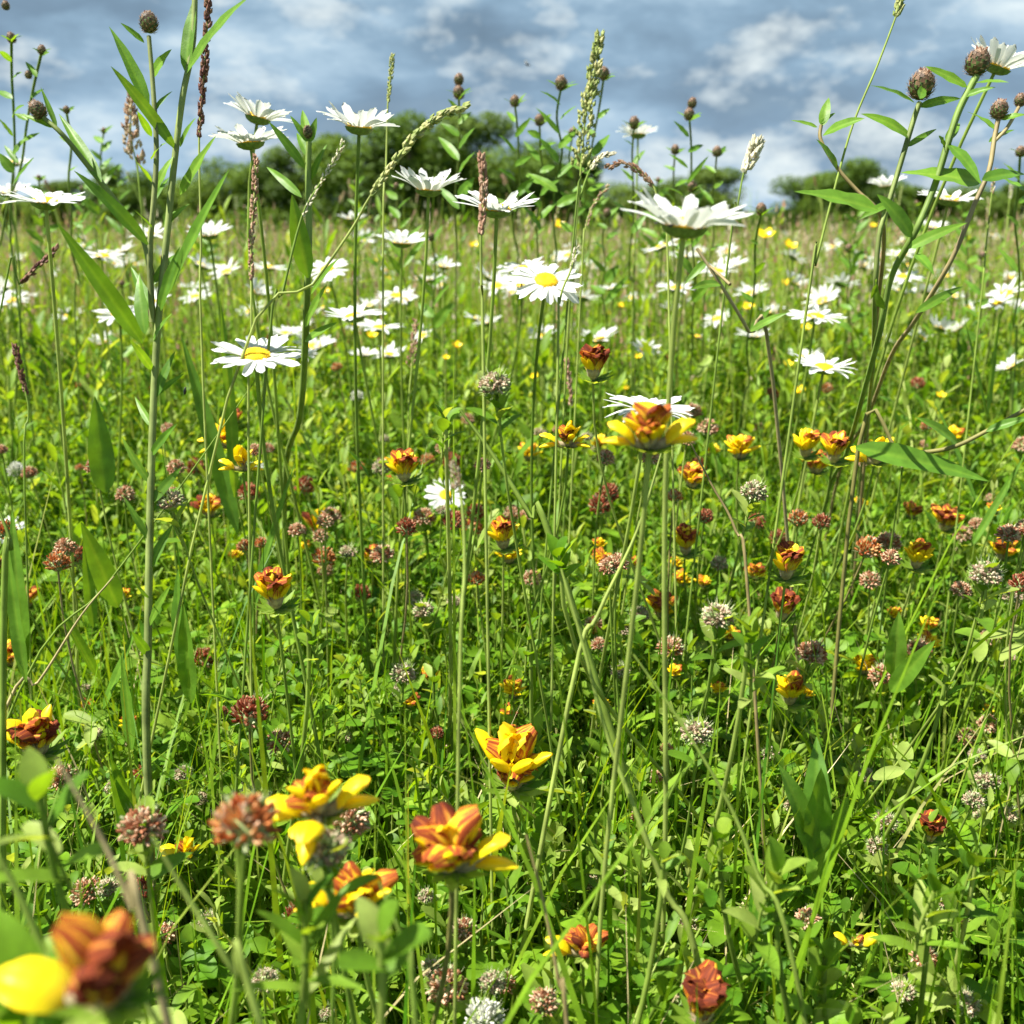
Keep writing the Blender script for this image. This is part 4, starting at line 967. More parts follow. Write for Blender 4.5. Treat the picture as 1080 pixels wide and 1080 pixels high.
CL = [
 (262, 752, 50, 'red', 'deep maroon clover head with spiky florets at the left'),
 (296, 781, 38, 'pink', 'faded brown clover head touching the deep maroon spiky one'),
 (256, 866, 88, 'rust', 'large blurred red brown clover head below the bright yellow vetch'),
 (215, 694, 32, 'red', 'round maroon clover head beside the tall brown stem'),
 (150, 872, 64, 'pink', 'blurred dusky pink clover head left of the large red brown one'),
 (366, 864, 56, 'pink', 'blurred mauve clover head under the bright yellow vetch'),
 (344, 893, 72, 'grey', 'blurred silvery clover head above the half covered vetch'),
 (94, 938, 42, 'pink', 'small pinkish clover head behind the large blurred vetch'),
 (148, 938, 40, 'red', 'dark maroon clover head just behind the large blurred vetch'),
 (314, 962, 36, 'red', 'dark crimson clover head left of the half covered vetch'),
 (470, 1040, 56, 'pink', 'blurred pink grey clover head at the foot of the dark vetch stem'),
 (508, 1072, 56, 'white', 'whitish clover head cut by the bottom edge'),
 (218, 964, 26, 'grey', 'small grey clover head between blurred stems at the lower left'),
 (346, 1060, 24, 'grey', 'small green grey clover head near the bottom left shoots'),
 (490, 976, 36, 'pink', 'fluffy pinkish clover head behind the dark vetch stem'),
 (454, 1014, 30, 'grey', 'pale clover head between the two central vetch stems'),
 (449, 938, 24, 'grey', 'small spiny grey seed head left of the dark vetch stem'),
 (707, 682, 36, 'pink', 'round lilac brown clover head right of centre'),
 (405, 585, 32, 'pink', 'brown pink clover head on a long bare stem left of centre'),
 (380, 626, 28, 'red', 'dull maroon clover head under the long stemmed brown one'),
 (322, 514, 26, 'red', 'small maroon clover head left of the centre under the yellow orange vetch'),
 (262, 520, 30, 'red', 'dark drooping maroon clover head right of the little yellow vetch'),
 (207, 494, 24, 'red', 'tiny dark clover head left of the half open daisy'),
 (341, 588, 32, 'rust', 'orange brown clover head behind the hairy green shoot'),
 (342, 600, 22, 'pink', 'pinkish clover head under the orange brown one'),
 (796, 550, 26, 'red', 'small maroon clover head right of the yellow tipped vetch'),
 (819, 566, 22, 'red', 'smaller maroon clover head touching the untidy yellow vetch'),
 (912, 578, 36, 'rust', 'brown clover head, left one of the ragged pair at the right'),
 (936, 572, 34, 'pink', 'faded clover head, right one of the ragged pair at the right'),
 (855, 688, 40, 'pink', 'pink grey clover head left of the squarish yellow vetch'),
 (969, 685, 34, 'pink', 'brown clover head with a tiny yellow flower on its top'),
 (932, 712, 36, 'pink', 'pinkish brown clover head below the squarish yellow vetch'),
 (628, 658, 28, 'pink', 'mauve clover head left of the orange bud pair'),
 (632, 676, 22, 'pink', 'small mauve clover head under its mauve neighbour'),
 (640, 520, 30, 'red', 'dark red clover head upper one of the central right pair'),
 (634, 533, 30, 'red', 'dark red clover head lower one of the central right pair'),
 (478, 550, 32, 'red', 'maroon clover head, left one beside the central orange vetch'),
 (500, 540, 26, 'red', 'small maroon clover head close left of the central orange vetch'),
 (497, 556, 28, 'rust', 'brown clover head between the maroon one and the orange vetch'),
 (523, 404, 48, 'grey', 'broad grey clover head on a thick slanting stem above the centre'),
 (182, 528, 42, 'grey', 'grey lilac clover head crossed by the tall brown stem'),
 (424, 710, 36, 'grey', 'lilac grey clover head alone in green leaves left of centre'),
 (424, 724, 26, 'grey', 'smaller grey clover head under the lone lilac one'),
 (735, 770, 46, 'grey', 'grey clover head nested in hairy leaves below the right middle'),
 (932, 864, 34, 'grey', 'silver pink clover head left of the faded rust vetch'),
 (925, 888, 30, 'grey', 'silver clover head just under the silver pink one'),
 (757, 648, 48, 'grey', 'broad whitish green clover head in the right middle'),
 (448, 643, 32, 'grey', 'flat grey clover head under the dull maroon one'),
 (436, 630, 26, 'grey', 'small flat grey clover head, upper left of two'),
 (480, 632, 22, 'grey', 'small flat grey clover head, right of the flat pair'),
 (675, 646, 28, 'grey', 'pale grey clover head left of the orange bud pair'),
 (658, 660, 26, 'grey', 'pale grey clover head next to the mauve one'),
 (656, 706, 28, 'grey', 'grey clover head low beneath the round lilac brown one'),
 (1040, 605, 46, 'grey', 'flat silvery clover head near the right edge'),
 (1066, 628, 32, 'grey', 'silvery clover head right of the flat one'),
 (1040, 762, 28, 'pink', 'pinkish clover head in leaves at the right edge'),
 (1022, 776, 28, 'pink', 'small dull pink clover head low at the right'),
 (1040, 822, 36, 'grey', 'pale clover head with a red fleck at the right edge'),
 (1035, 856, 22, 'grey', 'small round grey clover head left of the pale hairy one'),
 (1062, 856, 28, 'grey', 'pale hairy clover head at the right edge'),
 (990, 946, 30, 'grey', 'grey white clover head in a star of hairy leaves at the lower right'),
 (810, 938, 34, 'grey', 'greenish clover head wrapped in hairy leaves at the bottom right'),
 (690, 815, 22, 'pink', 'tiny pinkish clover head right of the thick slanting stem'),
 (704, 784, 18, 'rust', 'tiny reddish clover bud above the pinkish one'),
 (150, 812, 26, 'rust', 'small reddish clover head left of the tall brown stem foot'),
 (120, 826, 26, 'grey', 'grey clover head among low leaves at the lower left'),
 (66, 820, 40, 'pink', 'blurred dull pink clover head right of the rust vetch with yellow rim'),
 (89, 722, 18, 'grey', 'tiny grey clover head left of the broad upright leaf'),
 (235, 745, 16, 'red', 'tiny maroon clover bud left of the spiky maroon head'),
 (460, 768, 20, 'red', 'narrow maroon clover bud left of the tulip shaped vetch'),
 (18, 496, 24, 'white', 'fresh white clover head near the left edge'),
 (74, 590, 28, 'grey', 'flat grey clover head near the left edge'),
 (85, 404, 12, 'rust', 'speck like rust clover head near the upper left grass'),
 (84, 490, 12, 'rust', 'small reddish clover head right of the fresh white one'),
 (350, 545, 30, 'pink', 'low pink brown clover head beside the rounded yellow vetch'),
 (540, 540, 24, 'pink', 'dull pink clover head behind the central orange vetch'),
 (560, 608, 26, 'pink', 'faded clover head with maroon side under the small yellow vetch'),
 (448, 545, 30, 'pink', 'pale pinkish clover head below the little facing daisy'),
 (376, 492, 22, 'rust', 'reddish clover head left of the yellow orange vetch'),
 (403, 492, 28, 'grey', 'grey clover head touching the yellow orange vetch'),
 (478, 488, 24, 'red', 'reddish clover head right of the yellow orange vetch'),
 (452, 484, 20, 'rust', 'brick red clover bud right of the yellow orange vetch'),
 (356, 386, 16, 'rust', 'small rust clover head below the crossed daisies'),
 (730, 434, 26, 'pink', 'reddish brown clover head on the top of the dark slanting stem'),
 (745, 452, 28, 'pink', 'dusky clover head beside the dark slanting stem'),
 (815, 416, 18, 'red', 'dark round clover bud left of the brown lying stem'),
 (872, 410, 18, 'rust', 'reddish clover head under the creased flat daisy'),
 (967, 405, 20, 'red', 'small brick coloured clover head in the right distance grass'),
 (793, 518, 40, 'grey', 'wispy grey clover head under the yellow flower row'),
 (1016, 562, 24, 'pink', 'small pinkish red clover head left of the half orange vetch'),
 (1044, 670, 26, 'pink', 'dull pink clover head below the flat silvery one'),
 (1064, 690, 22, 'grey', 'faded grey clover head at the right edge above the low leaves'),
 (1078, 470, 26, 'pink', 'faded clover head cut by the right edge'),
 (975, 466, 14, 'pink', 'tiny pink clover head right of the cupped yellow vetch'),
 (1045, 522, 14, 'pink', 'tiny pink clover head above the half orange vetch'),
]
for a in CL: clover(*a)
# smaller heads further off
rr_ = random.Random(77); LBL = {'pink': 'tiny dusky pink clover head in the mid distance grass', 'grey': 'tiny grey clover head in the mid distance grass', 'rust': 'tiny rust clover head in the mid distance grass', 'red': 'tiny maroon clover head in the mid distance grass', 'white': 'tiny white clover head in the mid distance grass'}
for i in range(95):
    py = rr_.uniform(330, 620); px = rr_.uniform(-40, 1120); z = rr_.uniform(.27, .37); d = d_for_z(py, z)
    if d < .6 or d > 8: continue
    kd = rr_.choice(['pink', 'pink', 'rust', 'grey', 'red', 'white' if py < 420 else 'pink'])
    clover(px, py, (.015 + .002 * min(d, 3)) * F / d * rr_.uniform(.8, 1.2), kd, LBL[kd], d=d, bract=False, group='small clover heads of the middle distance')
rr_ = random.Random(99)
for i in range(46):                                      # pale heads sunk in the near leaves
    py = rr_.uniform(600, 1060); px = rr_.uniform(0, 1080); z = rr_.uniform(.15, .2); d = d_for_z(py, z)
    kd = rr_.choice(['grey', 'grey', 'pink'])
    clover(px, py, .016 * F / d, kd, 'small pale clover head sunk among the near clover leaves' if kd == 'grey' else 'small pinkish clover head sunk among the near clover leaves', d=d, bract=rr_.random() < .5, group='small heads sunk in the near leaves')

# ------------------------------------------------------------------ buttercups far off
def cup_mb():
    mb = MB()
    for k in range(5):
        a = k * 1.2566; c, s_ = math.cos(a), math.sin(a)
        strip(mb, bez((0, 0, 0), (c * .006, s_ * .006, .001), (c * .011, s_ * .011, .007), 5), .0095, (-c * .5, -s_ * .5, 1), 'buttercup', fold=.2, cols=3, prof='oval')
    ellipsoid(mb, (0, 0, .002), (0, 0, 1), (.003, .003, .0025), 'disc', 6, 4)
    return mb
CUP = cup_mb().mesh('flower_head')
BC = [(588, 239, 14, 'yellow buttercup in front of the dark middle trees'), (500, 260, 11, 'yellow buttercup right of the crowded daisy'), (808, 250, 18, 'yellow buttercup, left one of the pair right of the largest daisy'),
      (832, 261, 16, 'yellow buttercup, right one of the pair beyond the largest daisy'), (920, 239, 8, 'yellow buttercup beside the right knapweed stem'), (830, 300, 11, 'yellow buttercup below the pair at the right'),
      (790, 325, 13, 'orange yellow buttercup above the flat right daisy'), (850, 347, 11, 'yellow buttercup under the flat right daisy'), (655, 323, 8, 'yellow buttercup right of the facing daisy'), (641, 331, 8, 'yellow buttercup, lower left of its twin right of the facing daisy'),
      (392, 355, 12, 'yellow buttercup under the crossed daisy pair'), (482, 366, 12, 'yellow buttercup above the broad grey clover'), (470, 378, 8, 'yellow buttercup left below its twin above the broad grey clover'), (397, 277, 9, 'yellow buttercup left of the crowded daisy'),
      (409, 296, 9, 'yellow buttercup under the crowded daisy'), (674, 377, 8, 'yellow buttercup right of the tall orange vetch'), (564, 398, 9, 'yellow buttercup left of the tall orange vetch'), (831, 385, 10, 'yellow buttercup left of the upright half closed daisy'),
      (843, 413, 12, 'yellow buttercup below the creased daisy'), (992, 418, 10, 'yellow buttercup in the right distance grass'), (344, 308, 9, 'yellow buttercup below the tilted disc daisy'), (660, 410, 7, 'yellow buttercup above the sharp lobed vetch')]
for px, py, wp, lab in BC:
    d = .022 * F / wp; d = fit(px, py, d)
    h = P(px, py, d); b = foot(h); root = empty('buttercup', b); s = wp * d / F / .020
    link('flower_head', CUP, root, M=frame(h - b, (random.uniform(-.3, .3), -.5, 1), 0, s)); stem_obj(root, b, h, (0, -.2, 1), .0012 * (1 + .2 * d), .0009 * (1 + .2 * d), n=5, k=6)
    tag(root, lab, 'buttercup', 'buttercups in the distance')

# ------------------------------------------------------------------ knapweed
def bud_mb(seed, open_=0.0):
    r = random.Random(seed); mb = MB(); R, Hh = .0062, .0072
    ellipsoid(mb, (0, 0, Hh * .9), (0, 0, 1), (R, R, Hh), 'budgreen', 14, 10, .4)
    n = 85
    for k in range(n):
        f = (k + .5) / n; th = 2.75 - f * 2.35; az = k * 2.39996
        nr = np.array([math.sin(th) * math.cos(az), math.sin(th) * math.sin(az), math.cos(th)])
        c = np.array([nr[0] * R, nr[1] * R, Hh * .9 + nr[2] * Hh]) + nr * .0003
        up = np.array([0, 0, 1.0]) - nr * nr[2]; up /= np.linalg.norm(up) + 1e-9; sd2 = np.cross(up, nr)
        w_, h_ = .0013, .0021
        mb.add([c - sd2 * w_ - up * h_ * .3, c + sd2 * w_ - up * h_ * .3, c + sd2 * w_ * .9 + up * h_ * .5 + nr * .0004, c + up * h_ + nr * .0007, c - sd2 * w_ * .9 + up * h_ * .5 + nr * .0004], Q=[(0, 1, 2, 4)], T=[(4, 2, 3)], mat='scale', rnd=r.random())
        for q in range(5):
            a = (q - 2) * .55; d = up * math.cos(a) + sd2 * math.sin(a) + nr * .55
            b = c + up * h_ * .6 + nr * .0004; s3 = np.cross(d, nr); s3 = s3 / (np.linalg.norm(s3) + 1e-9) * .00014
            mb.add([b - s3, b + s3, b + d * .0019], T=[(0, 1, 2)], mat='fringe', rnd=r.random())
    for k in range(26):
        a = r.uniform(0, 6.28); q = r.uniform(0, .0032); b = np.array([math.cos(a) * q, math.sin(a) * q, Hh * 1.75]); d = np.array([math.cos(a) * .35, math.sin(a) * .35, 1]) * r.uniform(.0015, .0035)
        tube(mb, [b, b + d], [.0004, .0002], 4, 'fringe' if r.random() < .6 else 'c_red', rnd=r.random())
    return mb.mesh('flower_bud')
BUD = [bud_mb(i) for i in range(3)]
def gp(bx, by): return P(bx, by, d_for_z(by, 0.0))
GK = 'knapweed plants standing tall over the meadow'
def run_down(p, q):
    """where a stem that comes down from q to p meets the ground"""
    v = p - q; k = p.z / max(.25, abs(v.z) / max(1e-6, v.length)); o = Vector((v.x, v.y, 0)) / max(1e-6, v.length) * k * .5
    if o.length > .12: o = o.normalized() * .12
    return Vector((p.x + o.x, p.y + o.y, 0))
def polyplant(kind, cat, stems, leaves=(), buds=(), lab=None, group=None, r0=.0016, r1=.0010, mat='stem', matlow=None, root_at=None, leafmat='lance', budname='flower_bud', budmesh=None, z0=True):
    s0 = [P(*p) for p in stems[0][::-1]]          # given top to bottom
    b = run_down(s0[0], s0[1]) if root_at is None else Vector((root_at[0], root_at[1], 0))
    root = empty(kind, b)
    for i, st in enumerate(stems):
        pts = [P(*p) for p in st[::-1]]
        if i == 0 and pts[0].z > .02: pts = [b] + pts
        ln = smooth_line([list(p - b) for p in pts], 5)
        mb = MB(); q = .75 if i else 1
        tube(mb, ln, np.linspace(r0 * q, r1 * q, len(ln)), 12, 'stem_knap' if kind == 'knapweed' and mat == 'stem' else mat, ridged=.26); link('stem', mb.mesh('stem'), root)
    for lf in leaves:
        bx, by, tx, ty, wp, d = lf[:6]; dd = lf[6] if len(lf) > 6 else random.uniform(-.03, .02); bend = lf[7] if len(lf) > 7 else random.uniform(.05, .14)
        A, T = P(bx, by, d), P(tx, ty, d + dd); ax = (T - A).normalized()
        N = Vector((0, -.75, .65)) + Vector((random.uniform(-.25, .25), 0, random.uniform(-.2, .2)))
        leaf_obj(root, A, T, wp * d / F * 1.15, N, lf[8] if len(lf) > 8 else leafmat, bend=bend, fold=random.uniform(.12, .32), wav=random.uniform(.04, .14), twist=random.uniform(-.5, .5))
    for bd in buds:
        px, py, wp, d = bd[:4]; ax = Vector(bd[4] if len(bd) > 4 else (random.uniform(-.2, .2), random.uniform(-.2, .1), 1)).normalized()
        s = wp * d / F / .0138; h = P(px, py, d)
        link(budname, budmesh or random.choice(BUD), root, M=frame(h - ax * .0068 * s - b, ax, random.uniform(0, 6), s))
    tag(root, lab, cat, group)
    return root
D1 = .56
polyplant('knapweed', 'knapweed',
    [[(206, -60, D1), (204, 40, D1), (193, 100, D1), (184, 170, D1), (176, 250, D1), (166, 350, D1), (161, 450, D1), (158, 560, D1), (156, 680, D1), (155, 800, D1)],
     [(157, 38, D1 - .01), (162, 100, D1 - .01), (165, 160, D1 - .01), (162, 215, D1 - .01), (158, 270, D1 - .005), (161, 340, D1)],
     [(46, 124, D1 - .03), (66, 142, D1 - .03), (92, 174, D1 - .02), (122, 212, D1 - .01), (150, 250, D1), (160, 290, D1)]],
    [(157, 112, 115, 28, 13, D1), (186, 158, 117, 70, 12, D1), (152, 45, 127, 24, 6, D1), (160, 82, 181, 52, 11, D1), (195, 80, 264, -4, 17, D1, -.04), (107, 192, 62, 120, 11, D1 - .02),
     (156, 258, 78, 180, 14, D1 - .02), (190, 155, 207, 124, 7, D1), (164, 202, 183, 165, 9, D1), (190, 205, 228, 143, 12, D1), (176, 312, 242, 178, 17, D1, -.05, .03), (150, 362, 60, 235, 17, D1 - .03, -.04),
     (153, 352, 147, 288, 13, D1 - .01), (196, 76, 208, -8, 14, D1), (173, 238, 200, 215, 8, D1), (58, 135, 22, 121, 7, D1 - .03), (60, 134, 43, 92, 5, D1 - .03), (168, 330, 190, 260, 11, D1), (163, 420, 185, 370, 9, D1), (160, 530, 192, 492, 9, D1)] + [(162 - .02 * k * 20, 300 + k * 30, 162 + (-1) ** k * random.uniform(18, 34), 300 + k * 30 - random.uniform(24, 50), random.uniform(6, 10), D1) for k in range(14)]
    + [(160, 120 + k * 24, 160 + (-1) ** k * random.uniform(12, 22), 120 + k * 24 - random.uniform(14, 30), random.uniform(4, 7), D1 - .01) for k in range(6)],
    [(157, 24, 19, D1 - .01, (0.02, 0, 1)), (40, 116, 17, D1 - .03, (-.6, 0, 1))],
    'tallest knapweed at the left, ribbed stem leaving the picture top, two side buds', GK, .0018, .0012)
D2 = .54
polyplant('knapweed', 'knapweed',
    [[(1030, 80, D2), (1012, 115, D2), (1000, 150, D2), (985, 198, D2), (965, 245, D2), (940, 292, D2 + .02), (928, 350, D2 + .04), (912, 410, D2 + .10), (892, 480, D2 + .22), (868, 545, D2 + .36)]],
    [(1020, 92, 976, 70, 11, D2), (1026, 88, 1064, 87, 6, D2), (1016, 102, 1050, 92, 7, D2), (1000, 152, 1034, 194, 14, D2), (1035, 192, 950, 182, 26, D2, .0), (1036, 190, 1082, 184, 15, D2),
     (926, 222, 838, 202, 22, D2, .0), (962, 250, 925, 205, 18, D2), (958, 262, 1020, 235, 12, D2), (996, 155, 990, 143, 8, D2), (998, 150, 1012, 130, 9, D2), (966, 268, 985, 290, 11, D2)],
    [(1031, 66, 25, D2, (.15, -.2, 1))],
    'knapweed with a dark fat bud against the top right daisy and a broad curled leaf', GK, .0012, .0015, 'stem')
polyplant('knapweed', 'knapweed',
    [[(970, 108, D2 + .02), (964, 125, D2 + .02), (952, 165, D2 + .02), (938, 212, D2 + .02), (927, 250, D2 + .02), (923, 310, D2 + .03), (921, 380, D2 + .1), (915, 440, D2 + .22), (908, 500, D2 + .4)]],
    [(960, 145, 908, 120, 14, D2 + .02), (964, 108, 917, 90, 9, D2 + .02), (970, 113, 1013, 104, 9, D2 + .02), (970, 104, 974, 90, 9, D2), (925, 300, 918, 316, 5, D2), (924, 322, 923, 296, 28, D2 + .02, -.02, .02),
     (938, 215, 905, 232, 8, D2 + .02), (956, 155, 988, 136, 6, D2 + .02)],
    [(972, 90, 27, D2 + .02, (.1, -.2, 1))],
    'knapweed on the straight right stem with round brown bud and one rounded leaf', GK, .0011, .0012)
polyplant('knapweed', 'knapweed',
    [[(1053, 125, D2 + .05), (1049, 145, D2 + .05), (1043, 180, D2 + .05), (1028, 215, D2 + .05), (1003, 275, D2 + .05), (965, 338, D2 + .09), (940, 375, D2 + .14), (915, 440, D2 + .25), (880, 520, D2 + .42)],
     [(1075, 112, D2 + .06), (1062, 135, D2 + .05), (1048, 150, D2 + .05)]],
    [(1048, 136, 1020, 118, 11, D2 + .05), (1056, 126, 1082, 121, 7, D2 + .05), (966, 330, 1016, 302, 9, D2 + .05), (1043, 150, 1070, 137, 6, D2 + .05), (1056, 188, 1084, 203, 8, D2 + .05)],
    [(1054, 116, 18, D2 + .05), (1076, 106, 12, D2 + .06)],
    'knapweed with a pale leaning stem and a small dark bud at the far right', GK, .0011, .0011, 'stem_brown')
polyplant('knapweed', 'knapweed',
    [[(866, 132, .6), (865, 145, .6), (872, 160, .6), (886, 181, .6), (905, 202, .6), (928, 226, .6), (932, 262, .64), (925, 330, .70), (918, 420, .85)]],
    [(867, 133, 874, 103, 10, .6), (862, 134, 834, 127, 7, .6), (868, 143, 912, 125, 12, .6), (884, 179, 861, 147, 12, .6), (866, 130, 881, 119, 4, .6)],
    [], 'young budless knapweed tip bending left out of the straight right knapweed', GK, .0011, .0009, 'stem_brown')
polyplant('knapweed', 'knapweed',
    [[(326, 150, .6), (325, 180, .6), (326, 240, .6), (324, 300, .6), (322, 360, .64), (316, 440, .72), (300, 520, .9)]],
    [(322, 178, 283, 128, 9, .6), (318, 208, 281, 176, 8, .6), (325, 293, 308, 205, 18, .58, -.02, .1), (324, 150, 306, 122, 6, .6), (326, 150, 319, 116, 9, .6), (327, 150, 334, 124, 8, .6), (326, 165, 313, 140, 8, .6), (328, 310, 358, 272, 10, .6), (322, 345, 345, 300, 10, .6), (328, 190, 345, 152, 8, .6), (322, 360, 356, 340, 9, .6)],
    [(325, 140, 12, .6)], 'unopened knapweed with a green leafy tip and one bent bright leaf', GK, .0019, .0014)
def knap(px, py, wp, d, lab, nl=6, two=None, lean=0, lw=6, ll=38):
    wp *= .88; lw *= 1.25; ll *= 1.12; nl += 2
    """background knapweed: a straight stem with narrow leaves, bud(s) at the top"""
    r = random.Random(int(px)); sc_ = .56 / d; path = [(px, py + wp * .2, d)]
    for k in range(1, 7): path.append((px + lean * k / 6 + r.uniform(-4, 4), py + k * 42 * sc_ * 1.4, d + k * .05))
    lv = []; 
    for k in range(nl):
        f = k / max(1, nl - 1); y = py + wp * .6 + f * 150 * sc_ * 1.3; x = px + lean * f * .6; sg = -1 if k % 2 else 1; q = ll * sc_ * r.uniform(.7, 1.25) * (0.6 + .6 * f)
        lv.append((x, y, x + sg * q * .75, y - q * r.uniform(.3, 1.0), lw * r.uniform(.8, 1.4) * sc_ * (1 + .6 * f), d))
    lv += [(px, py + wp * .4, px - wp * 1.2, py - wp * .3, 3.5 * sc_, d), (px, py + wp * .4, px + wp * 1.2, py - wp * .2, 3.5 * sc_, d)]
    bs = [(px, py, wp, d)] + ([(px + two[0], py + two[1], wp * .85, d)] if two else [])
    return polyplant('knapweed', 'knapweed', [path], lv, bs, lab, GK, .0008, .0009)
knap(484, 98, 14, .95, 'background knapweed with two buds stacked at its tip above the middle trees', 8, (0, -14), 0, 7, 40)
knap(543, 107, 12, 1.0, 'background knapweed with one small bud, left of the leafy one over the trees', 6, None, 2)
knap(569, 127, 12, 1.0, 'low leafy background knapweed in front of the middle trees', 8, None, 2, 8, 44)
knap(592, 88, 15, .9, 'background knapweed with one long leaf pointing left, left of the pale plume', 7, None, -8, 7, 52)
knap(637, 78, 14, .92, 'background knapweed leaning behind the pale grass plume', 5, None, -30, 6, 36)
knap(727, 121, 13, .95, 'background knapweed with paired buds just above the largest daisy', 6, (3, -12), -6, 6, 40)
knap(669, 130, 13, 1.0, 'background knapweed bud in front of the lone high daisy', 5, None, -4, 6, 34)
knap(756, 160, 11, 1.1, 'small background knapweed right of the paired bud one', 5, None, -12)
knap(712, 158, 10, 1.1, 'thin background knapweed left of the paired bud one', 5)
knap(604, 140, 10, 1.1, 'short knapweed behind the pale plume foot', 6)
knap(12, 40, 11, .8, 'grey green knapweed at the far left edge with buds up its stem', 6, (-6, -34), 4, 5, 30)
knap(44, 53, 10, .8, 'grey green knapweed leaning right at the far left, bud on a long arc', 5, (-14, 26), -50, 5, 30)
knap(70, 116, 8, .9, 'thin knapweed stalk between the left edge and the tallest knapweed', 3, None, 12, 4, 26)
knap(803, 221, 13, .9, 'knapweed with a single dark brown bud right of the largest daisy petals', 3, None, -20, 5, 30)
knap(730, 197, 11, .95, 'knapweed bud showing between the raised petals of the largest daisy', 3)
knap(1076, 160, 11, .9, 'thin knapweed at the right edge below the small dark bud', 4, None, -6)
knap(455, 250, 9, 1.2, 'short leafy knapweed behind the crowded daisy', 7, None, 4, 8, 46)
knap(640, 225, 9, 1.2, 'dark leafy knapweed between the middle daisies and the largest one', 7, None, -4, 8, 46)
knap(1036, 270, 9, 1.3, 'short leafy knapweed in the right distance', 6, None, -10, 8, 44)
knap(895, 262, 9, 1.3, 'short knapweed left of the straight right stem', 6, None, 6, 7, 40)
knap(128, 300, 9, 1.3, 'short leafy knapweed behind the tall left knapweed', 6, None, 4, 8, 40)
rr_ = random.Random(8)
for i in range(14):
    px = rr_.uniform(20, 1070); d = rr_.uniform(1.1, 1.9); knap(px, 238 - rr_.uniform(.02, .12) / d * F, 9 * .9 / d, d, 'leafy young knapweed of the middle distance in front of the trees', 8, None, rr_.uniform(-14, 14), 8, 46)
# slanting plants made with their own paths
polyplant('knapweed', 'knapweed', [[(735, 262, .62), (760, 300, .62), (790, 350, .63), (815, 400, .66)], [(748, 280, .62), (770, 300, .6)]],
          [(745, 275, 722, 300, 8, .62), (760, 300, 728, 305, 9, .62), (790, 350, 830, 330, 8, .63)], [], 'bare dark stem slanting down right from under the largest daisy', GK, .0011, .0008, 'stem_brown')
polyplant('herb_plant', 'leafy plant', [[(1085, 430, .62), (1040, 455, .63), (1000, 473, .64), (950, 478, .66), (905, 474, .68)]],
          [(902, 472, 1044, 508, 24, .64, .0, .06), (1010, 468, 965, 440, 12, .64), (1040, 455, 1090, 440, 9, .62)], [], 'brown stem lying flat at the right with one long pale lance leaf', None, .0012, .0010, 'stem_brown', root_at=(P(905, 474, .68).x, P(905, 474, .68).y))

# ------------------------------------------------------------------ leafy plants, docks and shoots
def tuft(px, py, d, n, Lm, wm, lab, mat='lance', spread=.6, lean=0, cat='leafy plant', kind='herb_plant'):
    """broad strap leaves rising from one root; py is where the tips end"""
    h = P(px, py, d); b = Vector((h.x, h.y, 0)); root = empty(kind, b)
    for k in range(n):
        az = random.uniform(0, 6.28); s = random.uniform(.5, 1); H = h.z * random.uniform(.75, 1.02) if k else h.z
        T = Vector((b.x + math.cos(az) * Lm * spread * s * (k > 0) + lean, b.y + math.sin(az) * Lm * spread * s * (k > 0), H)); A = b + Vector((0, 0, max(0, H - Lm)))
        leaf_obj(root, A, T, wm * random.uniform(.7, 1.1), (-math.cos(az) * .5, -.8, .5), mat, bend=random.uniform(-.05, .12), fold=.25, wav=.1, rows=13)
    tag(root, lab, cat, 'broad leaved plants rising through the meadow')
tuft(100, 418, .62, 2, .06, .014, 'bright cupped leaf standing on edge left of the brown knapweed stem', spread=.35)
tuft(188, 600, .60, 2, .07, .013, 'broad bright leaf glowing just right of the brown knapweed stem', spread=.3)
tuft(128, 690, .58, 3, .06, .010, 'upright green strap leaves at the foot of the tall left knapweed', spread=.4)
tuft(232, 315, .70, 3, .14, .012, 'long serrated looking leaf slanting above the large disc daisy', spread=.5)
tuft(88, 570, .66, 3, .06, .009, 'narrow dark leaves left of the brown knapweed stem', spread=.5)
tuft(6, 560, .5, 2, .08, .009, 'pale green leaf blade rising at the left edge', spread=.3)
tuft(866, 810, .5, 4, .05, .017, 'two broad overlapping leaves low at the lower right', spread=.6)
tuft(948, 645, .52, 2, .035, .011, 'pale folded leaf pair on a brown stalk at the right', spread=.6)
tuft(1055, 330, .8, 4, .08, .007, 'narrow leaved plant at the right edge under the knapweeds', spread=.6)
def shoot(px, py, wpx, lab, d, n=10, L_=.022, W_=.008, H=.05, mat='herb', blur=False, bx=None):
    h = P(px, py, d); b = foot(h) if bx is None else gp(*bx); root = empty('clover_shoot', b)
    st, _ = stem_obj(root, b, h, (0, 0, 1), .0014, .0011, n=6)
    link('leafy_tip', spray(int(px * 3 + py), n, L_, W_, H, mat, rows=8).mesh('leafy_tip'), root, M=frame(h - b, (random.uniform(-.15, .15), -.1, 1), random.uniform(0, 6), wpx * d / F / .04))
    tag(root, lab, 'clover shoot', 'leafy clover shoots without flowers')
shoot(322, 950, 120, 'blurred cluster of narrow hairy leaves near the bottom left', .30, 12, .026, .006, .05)
shoot(402, 985, 90, 'blurred bright leaf covering the half covered vetch', .27, 6, .03, .016, .03)
shoot(590, 585, 66, 'palmate green leaf cluster on the thick pale slanting stem', .50, 9, .022, .010, .02, 'clover', bx=(760, 1060))
shoot(470, 440, 60, 'green leafy collar under the broad grey clover', .56, 8, .02, .010, .03)
shoot(325, 655, 60, 'hairy green shoot left of centre in front of yellow vetch', .5, 10, .02, .007, .04)
shoot(790, 660, 80, 'hairy pale green shoot under the broad whitish clover', .46, 12, .02, .008, .05)
shoot(600, 1030, 60, 'cupped green bud in leaves at the bottom middle', .45, 8, .014, .010, .02)
